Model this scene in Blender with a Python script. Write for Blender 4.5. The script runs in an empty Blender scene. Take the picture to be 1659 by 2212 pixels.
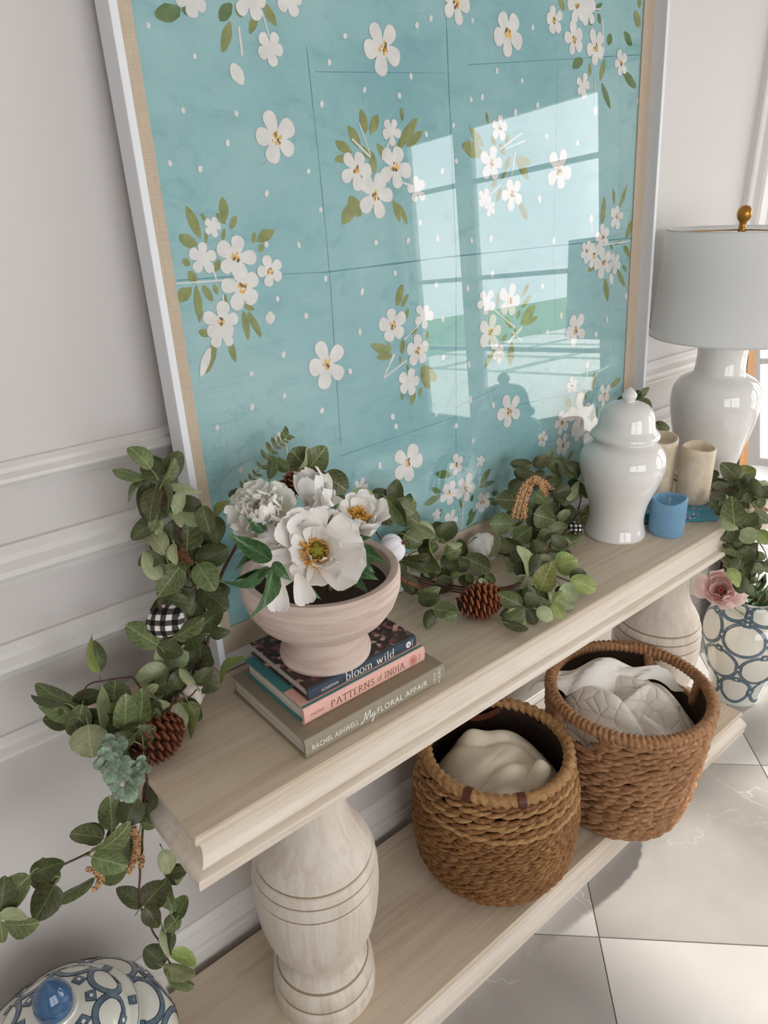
import bpy, bmesh, math, random
from mathutils import Vector, Matrix, noise as mnoise
PI = math.pi
random.seed(7)
S = bpy.context.scene
COL = S.collection

# ------------------------------------------------------------------ camera
FPX = 1567.5564
YAW, PITCH, ROLL = 0.6911, 0.4108, -0.0293
CAM = Vector((-0.2353, -0.6667, 1.5188))
_fw = Vector((math.sin(YAW)*math.cos(PITCH), math.cos(YAW)*math.cos(PITCH), -math.sin(PITCH)))
_rt = Vector((math.cos(YAW), -math.sin(YAW), 0))
_up = _rt.cross(_fw)
RT = _rt*math.cos(ROLL)+_up*math.sin(ROLL)
UP = -_rt*math.sin(ROLL)+_up*math.cos(ROLL)
FW = _fw
cam = bpy.data.cameras.new('camera'); cam_o = bpy.data.objects.new('camera', cam); COL.objects.link(cam_o)
cam.sensor_fit = 'HORIZONTAL'; cam.sensor_width = 36.0; cam.lens = 36.0*FPX/1659.0
cam.clip_start = 0.02; cam.clip_end = 200
M = Matrix.Identity(4)
for i in range(3):
    M[i][0] = RT[i]; M[i][1] = UP[i]; M[i][2] = -FW[i]; M[i][3] = CAM[i]
cam_o.matrix_world = M
S.camera = cam_o
def ray(x, y): return FW + RT*((x-829.5)/FPX) - UP*((y-1106.0)/FPX)
def onz(x, y, z): d = ray(x, y); return CAM + d*((z-CAM.z)/d.z)
def ony(x, y, Y): d = ray(x, y); return CAM + d*((Y-CAM.y)/d.y)
def mpp(P): return (Vector(P)-CAM).dot(FW)/FPX      # metres for one pixel at P

# ------------------------------------------------------------------ world, sun, exposure
SKY = 4.2
SUN = 4.8
EXPO = 0.25
wd = bpy.data.worlds.new('world'); S.world = wd; wd.use_nodes = True
bg = wd.node_tree.nodes['Background']; bg.inputs[0].default_value = (0.95, 0.97, 1.0, 1); bg.inputs[1].default_value = SKY
sl = bpy.data.lights.new('sun', 'SUN'); so = bpy.data.objects.new('sun', sl); COL.objects.link(so)
sl.energy = SUN; sl.angle = math.radians(2.2); sl.color = (1.0, 0.95, 0.88)
_sd = Vector((-0.98, 0.2, -0.70)).normalized()
so.rotation_euler = _sd.to_track_quat('-Z', 'Y').to_euler(); so.location = (6, -1, 5)
S.view_settings.view_transform = 'Standard'; S.view_settings.look = 'None'
S.view_settings.exposure = EXPO; S.view_settings.gamma = 1.0; S.view_settings.use_curve_mapping = False
S.cycles.use_denoising = True
S.cycles.max_bounces = 8; S.cycles.diffuse_bounces = 5; S.cycles.transparent_max_bounces = 16
S.cycles.caustics_reflective = False; S.cycles.caustics_refractive = False
S.cycles.sample_clamp_indirect = 6.0
def portal(name, loc, rot, sx, sy):
    l = bpy.data.lights.new(name, 'AREA'); l.shape = 'RECTANGLE'; l.size = sx; l.size_y = sy; l.energy = 1
    l.cycles.is_portal = True
    o = bpy.data.objects.new(name, l); COL.objects.link(o); o.location = loc; o.rotation_euler = rot

# ------------------------------------------------------------------ helpers
def lin(c):
    c = c/255.0
    return c/12.92 if c <= 0.04045 else ((c+0.055)/1.055)**2.4
def rgb(r, g, b): return (lin(r), lin(g), lin(b), 1.0)

class NT:
    def __init__(s, name, rough=0.5, spec=0.5):
        s.m = bpy.data.materials.new(name); s.m.use_nodes = True
        s.t = s.m.node_tree; s.n = s.t.nodes; s.l = s.t.links
        s.b = s.n['Principled BSDF']; s.out = s.n['Material Output']
        s.b.inputs['Roughness'].default_value = rough
        s.b.inputs['Specular IOR Level'].default_value = spec
    def node(s, typ, **kw):
        nd = s.n.new(typ)
        for k, v in kw.items(): setattr(nd, k, v)
        return nd
    def set(s, sock, v):
        if hasattr(v, 'is_output') or hasattr(v, 'links'): s.l.new(v, sock)
        else: sock.default_value = v
    def coord(s, kind='Object'): return s.node('ShaderNodeTexCoord').outputs[kind]
    def map(s, vec, scale=(1, 1, 1), rot=(0, 0, 0), loc=(0, 0, 0)):
        m = s.node('ShaderNodeMapping'); s.l.new(vec, m.inputs[0])
        m.inputs['Scale'].default_value = scale; m.inputs['Rotation'].default_value = rot; m.inputs['Location'].default_value = loc
        return m.outputs[0]
    def noise(s, vec, scale=5, detail=4, rough=0.5, dist=0.0, out='Fac'):
        n = s.node('ShaderNodeTexNoise'); s.l.new(vec, n.inputs['Vector'])
        n.inputs['Scale'].default_value = scale; n.inputs['Detail'].default_value = detail
        n.inputs['Roughness'].default_value = rough; n.inputs['Distortion'].default_value = dist
        return n.outputs[out]
    def voro(s, vec, scale=5, feature='F1', out='Distance'):
        n = s.node('ShaderNodeTexVoronoi'); n.feature = feature; s.l.new(vec, n.inputs['Vector']); n.inputs['Scale'].default_value = scale
        return n.outputs[out]
    def ramp(s, fac, stops):
        r = s.node('ShaderNodeValToRGB'); s.l.new(fac, r.inputs[0]); e = r.color_ramp.elements
        while len(e) > 1: e.remove(e[-1])
        e[0].position = stops[0][0]; e[0].color = stops[0][1]
        for p, c in stops[1:]:
            x = e.new(p); x.color = c
        return r.outputs[0]
    def mix(s, f, a, b, mode='MIX'):
        n = s.node('ShaderNodeMix'); n.data_type = 'RGBA'; n.blend_type = mode
        s.set(n.inputs[0], f); s.set(n.inputs[6], a); s.set(n.inputs[7], b)
        return n.outputs[2]
    def math(s, op, a, b=0.0):
        n = s.node('ShaderNodeMath'); n.operation = op; s.set(n.inputs[0], a); s.set(n.inputs[1], b)
        return n.outputs[0]
    def sep(s, vec):
        n = s.node('ShaderNodeSeparateXYZ'); s.l.new(vec, n.inputs[0]); return n.outputs
    def bump(s, h, strength=0.2, dist=0.002):
        n = s.node('ShaderNodeBump'); s.l.new(h, n.inputs['Height']); n.inputs['Strength'].default_value = strength; n.inputs['Distance'].default_value = dist
        s.l.new(n.outputs[0], s.b.inputs['Normal'])
    def col(s, v): s.set(s.b.inputs['Base Color'], v)
    def rough(s, v): s.set(s.b.inputs['Roughness'], v)

def plain(name, c, rough=0.5, spec=0.5, metal=0.0, var=0.0, scale=40, coat=0.0, sss=0.0, bump=0.0):
    k = NT(name, rough, spec); k.b.inputs['Metallic'].default_value = metal
    k.b.inputs['Coat Weight'].default_value = coat; k.b.inputs['Coat Roughness'].default_value = 0.04
    if sss:
        k.b.inputs['Subsurface Weight'].default_value = sss; k.b.inputs['Subsurface Radius'].default_value = (0.02, 0.012, 0.008); k.b.inputs['Subsurface Scale'].default_value = 0.5
    if var or bump:
        co = k.coord(); f = k.noise(co, scale, 4)
        if var:
            d = tuple(max(0, v*(1-var)) for v in c[:3])+(1,); l = tuple(min(1, v*(1+var*0.6)) for v in c[:3])+(1,)
            k.col(k.ramp(f, [(0.3, d), (0.7, l)]))
        else: k.col(c)
        if bump: k.bump(f, bump, 0.001)
    else: k.col(c)
    return k.m

def link(o, parent=None):
    COL.objects.link(o)
    if parent is not None:
        o.parent = parent
        o.matrix_parent_inverse = parent.matrix_basis.inverted()
    return o
def mesh(name, V, F, m, parent=None, smooth=False, angle=None):
    me = bpy.data.meshes.new(name); me.from_pydata([tuple(v) for v in V], [], F); me.update()
    if isinstance(m, (list, tuple)):
        for x in m: me.materials.append(x)
    else: me.materials.append(m)
    if smooth:
        me.polygons.foreach_set('use_smooth', [True]*len(me.polygons))
        if angle is not None:
            try: me.set_sharp_from_angle(angle=math.radians(angle))
            except Exception: pass
    o = bpy.data.objects.new(name, me)
    return link(o, parent)
def tag(o, label=None, cat=None, group=None, kind=None):
    if label: o['label'] = label
    if cat: o['category'] = cat
    if group: o['group'] = group
    if kind: o['kind'] = kind
    return o
def empty(name, loc, label=None, cat=None, group=None):
    o = bpy.data.objects.new(name, None); o.empty_display_size = 0.05; o.location = loc
    COL.objects.link(o); tag(o, label, cat, group)
    return o

class MB:
    """collects geometry for ONE mesh"""
    def __init__(s): s.V = []; s.F = []; s.mi = []
    def add(s, V, F, mi=0):
        k = len(s.V); s.V += [Vector(v) for v in V]; s.F += [tuple(i+k for i in f) for f in F]; s.mi += [mi]*len(F); return s
    def box(s, x0, x1, y0, y1, z0, z1, mi=0):
        V = [(x, y, z) for z in (z0, z1) for y in (y0, y1) for x in (x0, x1)]
        return s.add(V, [(0, 2, 3, 1), (4, 5, 7, 6), (0, 1, 5, 4), (2, 6, 7, 3), (0, 4, 6, 2), (1, 3, 7, 5)], mi)
    def loft(s, rings, closed=True, cap0=True, cap1=True, mi=0):
        n = len(rings[0]); V = [v for r in rings for v in r]; F = []
        for i in range(len(rings)-1):
            for j in range(n if closed else n-1):
                a = i*n+j; b = i*n+(j+1) % n
                F.append((a, b, b+n, a+n))
        if cap0: F.append(tuple(range(n-1, -1, -1)))
        if cap1: F.append(tuple((len(rings)-1)*n+j for j in range(n)))
        return s.add(V, F, mi)
    def lathe(s, prof, seg=48, c=(0, 0, 0), cap0=True, cap1=True, rf=None, mi=0):
        rings = []
        for r, z in prof:
            rings.append([(c[0]+(r*(rf(2*PI*j/seg, z) if rf else 1))*math.cos(2*PI*j/seg), c[1]+(r*(rf(2*PI*j/seg, z) if rf else 1))*math.sin(2*PI*j/seg), c[2]+z) for j in range(seg)])
        return s.loft(rings, True, cap0, cap1, mi)
    def tube(s, P, R, seg=6, mi=0, caps=True):
        P = [Vector(p) for p in P]; n = len(P)
        if not isinstance(R, (list, tuple)): R = [R]*n
        rings = []; u = None
        for i in range(n):
            t = (P[min(i+1, n-1)]-P[max(i-1, 0)])
            if t.length < 1e-9: t = Vector((0, 0, 1))
            t.normalize()
            if u is None: u = t.orthogonal().normalized()
            else:
                u = u-t*u.dot(t)
                u = t.orthogonal().normalized() if u.length < 1e-6 else u.normalized()
            w = t.cross(u)
            rings.append([P[i]+(u*math.cos(2*PI*k/seg)+w*math.sin(2*PI*k/seg))*R[i] for k in range(seg)])
        return s.loft(rings, True, caps, caps, mi)
    def build(s, name, m, parent=None, smooth=False, angle=None):
        o = mesh(name, s.V, s.F, m, parent, smooth, angle)
        if any(s.mi): o.data.polygons.foreach_set('material_index', s.mi)
        return o
def bez(P, n=24):
    """smooth curve through points (Catmull-Rom)"""
    P = [Vector(p) for p in P]
    if len(P) < 3: return [P[0].lerp(P[-1], i/n) for i in range(n+1)]
    Q = [P[0]*2-P[1]]+P+[P[-1]*2-P[-2]]; out = []
    seg = len(P)-1; k = max(2, n//seg)
    for i in range(seg):
        a, b, c, d = Q[i:i+4]
        for j in range(k):
            t = j/k
            out.append(0.5*((2*b)+(c-a)*t+(2*a-5*b+4*c-d)*t*t+(3*b-a-3*c+d)*t**3))
    out.append(P[-1]); return out
def smoothprof(pts, n=40):
    return [(v.x, v.y) for v in bez([Vector((r, z, 0)) for r, z in pts], n)]
def bevel(o, w=0.002, seg=2):
    md = o.modifiers.new('bevel', 'BEVEL'); md.width = w; md.segments = seg; md.limit_method = 'ANGLE'; md.angle_limit = math.radians(40)
    return o

# ------------------------------------------------------------------ materials
def m_wall():
    k = NT('wall_paint', 0.55, 0.35); co = k.coord(); k.col(rgb(211, 206, 203)); k.bump(k.noise(co, 220, 2), 0.05, 0.0006); return k.m
def m_wood(name, base, dark, light, axis='X', streak=1.0):
    k = NT(name, 0.5, 0.35); co = k.coord()
    sc = {'X': (1.2, 26, 26), 'Z': (22, 22, 1.3)}[axis]
    a = k.noise(k.map(co, sc), 2.2, 8, 0.62, 0.6)
    fine = k.noise(k.map(co, tuple(v*5 for v in sc)), 3.0, 3, 0.7)
    cloud = k.noise(co, 4.5, 3)
    c = k.ramp(a, [(0.30, dark), (0.47, base), (0.62, light)])
    c = k.mix(k.ramp(fine, [(0.22, (.9, .9, .9, 1)), (0.36, (0, 0, 0, 1))]), c, tuple(v*.62 for v in dark[:3])+(1,))
    n2 = k.ramp(cloud, [(0.35, (0, 0, 0, 1)), (0.75, (0.55, 0.55, 0.55, 1))])
    c = k.mix(n2, c, light)
    k.col(c); k.bump(fine, 0.12, 0.0008); return k.m
def m_tile(name, c0, c1, vein):
    k = NT(name, 0.22, 0.5); co = k.coord()
    inf = k.node('ShaderNodeObjectInfo').outputs['Random']
    off = k.node('ShaderNodeCombineXYZ'); k.l.new(k.math('MULTIPLY', inf, 37.0), off.inputs[0]); k.l.new(k.math('MULTIPLY', inf, 91.0), off.inputs[1])
    ad = k.node('ShaderNodeVectorMath'); k.l.new(co, ad.inputs[0]); k.l.new(off.outputs[0], ad.inputs[1]); v = ad.outputs[0]
    cl = k.noise(v, 3.0, 6, 0.62)
    c = k.ramp(cl, [(0.3, c0), (0.7, c1)])
    dist = k.noise(v, 2.2, 5, 0.6, out='Color')
    mx = k.node('ShaderNodeMix'); mx.data_type = 'VECTOR'; mx.inputs[0].default_value = 0.55; k.l.new(v, mx.inputs[4]); k.l.new(dist, mx.inputs[5])
    vo = k.voro(mx.outputs[1], 4.2, 'DISTANCE_TO_EDGE')
    ve = k.ramp(vo, [(0.0, (0.75, 0.75, 0.75, 1)), (0.012, (0, 0, 0, 1))])
    gate = k.ramp(k.noise(v, 1.7, 2), [(0.5, (0, 0, 0, 1)), (0.62, (1, 1, 1, 1))])
    ve = k.mix(1.0, ve, gate, 'MULTIPLY')
    k.col(k.mix(ve, c, vein)); return k.m
def m_leaf(name, base, deep, vein, rough=0.42):
    k = NT(name, rough, 0.4); uv = k.coord('UV'); x, y, _ = k.sep(uv)
    u = k.math('ABSOLUTE', k.math('SUBTRACT', x, 0.5))
    fr = k.math('FRACT', k.math('ADD', k.math('MULTIPLY', k.math('SUBTRACT', y, k.math('MULTIPLY', u, 0.75)), 5.0), k.math('MULTIPLY', k.noise(uv, 4.0, 3), 1.6)))
    side = k.math('LESS_THAN', k.math('ABSOLUTE', k.math('SUBTRACT', fr, 0.5)), 0.045)
    rib = k.math('LESS_THAN', u, 0.016)
    inf = k.node('ShaderNodeObjectInfo').outputs['Random']
    net = k.math('LESS_THAN', k.voro(k.map(uv, (9, 11, 1)), 1.6, 'DISTANCE_TO_EDGE'), 0.035)
    ob = k.coord('Object')
    cl = k.noise(ob, 3.5, 4)
    c = k.ramp(cl, [(0.3, deep), (0.65, base)])
    hsv = k.node('ShaderNodeHueSaturation'); k.l.new(c, hsv.inputs['Color'])
    hsv.inputs['Saturation'].default_value = 0.92
    k.l.new(k.math('ADD', 0.475, k.math('MULTIPLY', inf, 0.045)), hsv.inputs['Hue'])
    k.l.new(k.math('ADD', 0.75, k.math('MULTIPLY', inf, 0.55)), hsv.inputs['Value'])
    v = k.math('MAXIMUM', k.math('MAXIMUM', k.math('MULTIPLY', rib, 0.75), k.math('MULTIPLY', side, 0.5)), k.math('MULTIPLY', net, 0.4))
    k.col(k.mix(v, hsv.outputs[0], vein)); k.bump(v, 0.25, 0.001)
    k.b.inputs['Transmission Weight'].default_value = 0
    return k.m
def m_glass(name, tint=(1, 1, 1, 1), f=1.0):
    k = NT(name); k.n.remove(k.b)
    tr = k.node('ShaderNodeBsdfTransparent'); tr.inputs[0].default_value = tint
    gl = k.node('ShaderNodeBsdfGlossy'); gl.inputs['Roughness'].default_value = 0.0
    lw = k.node('ShaderNodeLayerWeight'); lw.inputs[0].default_value = 0.5      # thin-pane Fresnel (Schlick), same from both faces
    fr = k.math('ADD', 0.04, k.math('MULTIPLY', 0.96, k.math('POWER', lw.outputs['Facing'], 5.0)))
    mx = k.node('ShaderNodeMixShader'); k.l.new(k.math('MULTIPLY', fr, f), mx.inputs[0])
    k.l.new(tr.outputs[0], mx.inputs[1]); k.l.new(gl.outputs[0], mx.inputs[2]); k.l.new(mx.outputs[0], k.out.inputs[0])
    return k.m
W_PAINT = m_wall()
TRIM = plain('trim_paint', rgb(224, 220, 216), 0.38, 0.4)
WOODTOP = m_wood('bleached_wood', rgb(202, 184, 161), rgb(182, 161, 136), rgb(212, 198, 178), 'X')
WOODEDGE = m_wood('limewashed_moulding', rgb(217, 204, 189), rgb(197, 178, 157), rgb(227, 217, 204), 'X')
WOODLEG = m_wood('limewashed_turning', rgb(211, 199, 185), rgb(198, 183, 165), rgb(221, 212, 200), 'Z')
GROOVE = plain('groove_shade', rgb(150, 130, 104), 0.6)  # tan strips deepen the turned grooves: their shade put into colour
TILE_D = m_tile('grey_marble', rgb(164, 160, 155), rgb(182, 178, 172), rgb(222, 220, 216))
TILE_L = m_tile('pale_marble', rgb(194, 191, 187), rgb(208, 205, 201), rgb(238, 237, 234))
GROUT = plain('grout', rgb(150, 144, 136), 0.8)
GLASS = m_glass('clear_glass')
PGLASS = m_glass('picture_glass', f=1.25)
LEAF_D = m_leaf('leaf_deep_green', rgb(98, 110, 62), rgb(70, 84, 42), rgb(168, 178, 124))
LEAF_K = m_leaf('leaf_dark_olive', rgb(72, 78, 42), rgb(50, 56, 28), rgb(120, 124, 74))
LEAF_L = m_leaf('leaf_sage', rgb(160, 168, 122), rgb(132, 144, 98), rgb(180, 188, 146))
LEAF_Y = m_leaf('leaf_bright_green', rgb(138, 148, 74), rgb(106, 122, 54), rgb(182, 190, 120))
PEONYLEAF = m_leaf('peony_leaf', rgb(54, 92, 44), rgb(30, 66, 28), rgb(116, 148, 96), 0.3)
SUCC = m_leaf('frosted_leaf', rgb(124, 146, 120), rgb(94, 116, 94), rgb(172, 188, 168))
STEM = plain('stem_brown', rgb(88, 60, 44), 0.6, var=0.3, scale=90)
STEMG = plain('stem_green', rgb(136, 142, 92), 0.6, var=0.2, scale=90)
SEED = plain('amaranth_seed', rgb(206, 164, 118), 0.7, var=0.45, scale=500)
SEEDK = plain('brown_seed', rgb(128, 88, 56), 0.7, var=0.35, scale=400)
CERAM = plain('white_glaze', rgb(232, 229, 225), 0.02, 0.8)
# ------------------------------------------------------------------ the room
X0, X1, Y0, YW, H = -2.6, 3.9, -3.4, 0.392, 2.9
def struct(o): o['kind'] = 'structure'; return o
fl = struct(MB().box(X0, X1, Y0, YW, -0.06, -0.004).build('floor', GROUT))
# diagonal marble tiles, clipped at the walls
TA = Vector((0.8074, -0.1103)); TANG = -0.7807; TS = 0.5579
tu = Vector((math.cos(TANG), math.sin(TANG))); tv = Vector((-math.sin(TANG), math.cos(TANG)))
def clip(poly, n, d):
    out = []
    for i in range(len(poly)):
        a, b = poly[i], poly[(i+1) % len(poly)]; fa, fb = a.dot(n)-d, b.dot(n)-d
        if fa <= 0: out.append(a)
        if (fa < 0 < fb) or (fb < 0 < fa): out.append(a+(b-a)*(fa/(fa-fb)))
    return out
g = 0.0011
for i in range(-9, 10):
    for j in range(-9, 12):
        P = [TA+tu*(TS*(i+a)+(g if a == 0 else -g))+tv*(TS*(j+b)+(g if b == 0 else -g)) for a, b in ((0, 0), (1, 0), (1, 1), (0, 1))]
        for n_, d_ in ((Vector((1, 0)), X1-.002), (Vector((-1, 0)), -X0-.002), (Vector((0, 1)), YW-.002), (Vector((0, -1)), -Y0-.002)):
            if P: P = clip(P, n_, d_)
        if len(P) < 3: continue
        ctr = sum(P, Vector((0, 0)))/len(P)
        if sum((P[k].x-P[0].x)*(P[(k+1) % len(P)].y-P[0].y)-(P[(k+1) % len(P)].x-P[0].x)*(P[k].y-P[0].y) for k in range(len(P))) < 0.004: continue
        r0 = [(p.x, p.y, -0.006) for p in P]; r1 = [(p.x, p.y, -0.0008) for p in P]; r2 = [(p.x+(ctr.x-p.x)*0.003, p.y+(ctr.y-p.y)*0.003, 0.0) for p in P]
        MB().loft([r0, r1, r2]).build('tile', TILE_D if (i+j) % 2 == 0 else TILE_L, fl)
struct(MB().box(X0-.1, X1+.1, YW, YW+.12, -0.06, H).build('wall_back', W_PAINT))
struct(MB().box(X0-.12, X0, Y0, YW, -0.06, H).build('wall_left', W_PAINT))
wr = MB()
DA, DB, DH = (-1.2, 0.2), (-3.3, -1.42), 2.36
for a, b in ((Y0, DB[0]), (DB[1], DA[0]), (DA[1], YW)): wr.box(X1, X1+.14, a, b, -0.06, H)
for a, b in (DA, DB): wr.box(X1, X1+.14, a, b, DH, H); wr.box(X1, X1+.14, a, b, -0.06, -0.002)
struct(wr.build('wall_right', W_PAINT))
WA, WZ = (-1.7, 1.5), (0.35, 2.4)
wf = MB(); wf.box(X0, WA[0], Y0-.14, Y0, -0.06, H).box(WA[1], X1, Y0-.14, Y0, -0.06, H).box(WA[0], WA[1], Y0-.14, Y0, WZ[1], H).box(WA[0], WA[1], Y0-.14, Y0, -0.06, WZ[0])
struct(wf.build('wall_front', W_PAINT))
struct(MB().box(X0-.12, X1+.14, Y0-.14, YW+.12, H, H+.1).build('ceiling', W_PAINT))
def glazed(name, axis, lo, hi, at, z0, z1, leaves, bars, label=None):
    """window or door: leaves is a list of (a,b) ranges along the wall"""
    e = empty(name, (at, (lo+hi)/2, z0) if axis == 'Y' else ((lo+hi)/2, at, z0)); e['kind'] = 'structure'
    def bx(mb, a, b, za, zb, d0, d1):
        return mb.box(at+d0, at+d1, a, b, za, zb) if axis == 'Y' else mb.box(a, b, at-d1, at-d0, za, zb)
    c = MB()
    for a, b, za, zb in ((lo-.09, lo+.004, z0, z1+.09), (hi-.004, hi+.09, z0, z1+.09), (lo-.09, hi+.09, z1-.004, z1+.09)): bx(c, a, b, za, zb, -.02, .0)
    c.build('casing', TRIM, e)
    for a, b in leaves:
        f = MB(); w = .085
        bx(f, a, a+w, z0, z1, .04, .085); bx(f, b-w, b, z0, z1, .04, .085); bx(f, a+w, b-w, z0, z0+.2, .04, .085); bx(f, a+w, b-w, z1-w, z1, .04, .085)
        fo = f.build('leaf_frame', TRIM, e)
        for z in bars: bx(MB(), a+w, b-w, z-.016, z+.016, .045, .08).build('muntin', TRIM, fo)
        bx(MB(), a+w, b-w, z0+.2, z1-w, .06, .064).build('pane', GLASS, fo)
    return e
glazed('door_1', 'Y', DA[0], DA[1], X1, 0, DH, [(DA[0], -.5), (-.5, DA[1])], (0.75, 1.3, 1.85))
glazed('door_2', 'Y', DB[0], DB[1], X1, 0, DH, [(DB[0], -2.64), (-2.64, DB[1])], (0.75, 1.27, 1.93))
glazed('fill_window_1', 'X', WA[0], WA[1], Y0, WZ[0], WZ[1], [(WA[0], -.1), (-.1, WA[1])], (1.05, 1.7))  # unseen window behind the camera, added for fill light
portal('portal_door_near', (X1+.15, (DA[0]+DA[1])/2, DH/2), (0, PI/2, 0), DH, DA[1]-DA[0])
portal('portal_door_far', (X1+.15, (DB[0]+DB[1])/2, DH/2), (0, PI/2, 0), DH, DB[1]-DB[0])
portal('portal_window', ((WA[0]+WA[1])/2, Y0-.15, (WZ[0]+WZ[1])/2), (PI/2, 0, 0), WA[1]-WA[0], WZ[1]-WZ[0])

# wall mouldings: profile (depth out of wall, z) swept along x
def mould(name, prof, xa, xb):
    r = [[(x, YW-d, z) for d, z in prof] for x in (xa, xb)]
    return struct(MB().loft(r).build(name, TRIM, None, True, 25))
def bead(z0, z1, d):
    h = z1-z0
    return [(0, z0), (d*.35, z0), (d*.45, z0+h*.10), (d*.35, z0+h*.16), (d*.8, z0+h*.24), (d, z0+h*.38), (d, z0+h*.52), (d*.72, z0+h*.62), (d*.55, z0+h*.66), (d*.6, z0+h*.72), (d*.62, z0+h*.84), (d*.42, z0+h*.93), (d*.28, z0+h), (0, z0+h)]
PX = 2.0
mould('trim_1', bead(1.161, 1.200, .024), X0, PX)
mould('trim_2', bead(1.020, 1.082, .030), X0, PX)
mould('trim_3', bead(0.878, 0.932, .028), X0, PX)
mould('trim_4', bead(0.736, 0.782, .024), X0, PX)
mould('baseboard_back', [(0, 0), (.018, 0), (.018, .098), (.0155, .1), (.0155, .112), (.018, .118), (.017, .13), (.012, .142), (.011, .148), (.0125, .152), (.010, .160), (.005, .166), (.004, .170), (0, .170)], X0, X1)
# fluted casing to the right of the lamp, floor to ceiling
cp = [(2.0, 0), (2.0, .016), (2.006, .02), (2.014, .016), (2.018, .012), (2.055, .009), (2.06, .022), (2.068, .027), (2.11, .027), (2.116, .03), (2.122, .024), (2.126, .018)]
for k in range(5): cp += [(2.13+k*.014, .024), (2.137+k*.014, .028), (2.141+k*.014, .022)]
cp += [(2.21, .03), (2.21, 0)]
struct(MB().loft([[(x, YW-d, z) for x, d in cp] for z in (0.171, H)]).build('trim_5', TRIM))

# ------------------------------------------------------------------ outside (seen through the doors and in the mirror)
PAVE = plain('pale_paver', rgb(226, 222, 214), 0.8, var=0.06, scale=8)
GRASS = plain('lawn_grass', rgb(104, 138, 74), 0.9, var=0.35, scale=120)
gr = MB().box(X1+.14, 22, -14, 12, -0.16, -0.07).build('ground_lawn', GRASS); tag(gr, kind='structure')
k = 0
for ix in range(5):
    for iy in range(-6, 6):
        xa = X1+3.2+ix*1.25; ya = iy*1.25
        MB().box(xa, xa+1.05, ya, ya+1.05, -0.075, -0.02).build('paver', PAVE, gr)
MB().box(X1+.14, X1+3.05, -14, 12, -0.075, -0.02).build('patio_slab', PAVE, gr)
TERRA = plain('white_garden_pot', rgb(222, 216, 206), 0.8, var=0.12, scale=30, bump=0.3)
pl = empty('garden_pot', (X1+1.15, -1.03, -0.02), 'stacked whitewashed garden pots with a small green plant, out on the patio', 'pot')
c_ = (X1+1.15, -1.03, -0.02)
MB().lathe([(.14, 0), (.17, .02), (.2, .25), (.25, .3), (.27, .33), (.26, .36), (.2, .37), (.19, .38)], 32, c_).build('lower_pot', TERRA, pl, True, 40)
MB().lathe([(.15, .37), (.165, .5), (.18, .56), (.21, .58), (.21, .61), (.17, .61), (.16, .58)], 32, c_).build('upper_pot', TERRA, pl, True, 40)
fo = MB(); random.seed(3)
for i in range(26):
    a = random.uniform(0, 6.28); t = random.uniform(.05, .2); h = random.uniform(.1, .24); b = Vector((c_[0]+.05*math.cos(a), c_[1]+.05*math.sin(a), .56))
    p = b+Vector((t*math.cos(a), t*math.sin(a), h)); s_ = Vector((-math.sin(a), math.cos(a), 0))*.02; m_ = (b+p)/2+Vector((0, 0, .03))
    fo.add([b, m_+s_, p, m_-s_], [(0, 1, 2, 3)])
fo.build('foliage', LEAF_Y, pl)

# leaning wood-framed mirror beyond the console
MWOOD = m_wood('honey_wood', rgb(178, 118, 60), rgb(128, 78, 34), rgb(196, 140, 80), 'Z')
MSIDE = plain('shaded_wood_edge', rgb(62, 42, 28), 0.5, var=0.2)  # dark brown puts the shade on the frame's left side into colour
MIRR = plain('mirror_glass', (0.92, 0.94, 0.95, 1), 0.02, 0.5, metal=1.0)
mx0, mx1, mh, ml = 2.1, 2.85, 1.22, math.radians(5.0)
me_ = empty('floor_mirror', (mx0, 0.27, 0.0), 'honey wood framed mirror leaning against the wall beyond the lamp', 'mirror')
my0 = YW-.032-math.tan(ml)*mh*math.cos(ml)
def mq(x, d, h): return Vector((x, my0+math.sin(ml)*h+math.cos(ml)*d, .001+math.cos(ml)*h-math.sin(ml)*d+math.sin(ml)*.028))
def mbox(name, xa, xb, da, db, ha, hb, m):
    V = [mq(x, d, h) for h in (ha, hb) for d in (da, db) for x in (xa, xb)]
    return MB().add(V, [(0, 2, 3, 1), (4, 5, 7, 6), (0, 1, 5, 4), (2, 6, 7, 3), (0, 4, 6, 2), (1, 3, 7, 5)]).build(name, m, me_)
for nm, a, b, c1, d1 in (('stile', mx0, mx0+.03, 0, mh), ('stile', mx1-.03, mx1, 0, mh), ('rail', mx0, mx1, 0, .03), ('rail', mx0, mx1, mh-.03, mh)):
    mbox(nm, a, b, 0, .022, c1, d1, MWOOD)
for a, b in ((mx0+.033, mx0+.06), (mx1-.06, mx1-.033)): mbox('inner_bead', a, b, .003, .022, .033, mh-.033, MWOOD)
mbox('side_edge', mx0-.004, mx0, .001, .026, 0, mh, MSIDE)
mbox('back_board', mx0, mx1, .022, .026, 0, mh, MSIDE)
mbox('mirror_pane', mx0+.05, mx1-.05, .014, .018, .03, mh-.03, MIRR)
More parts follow.
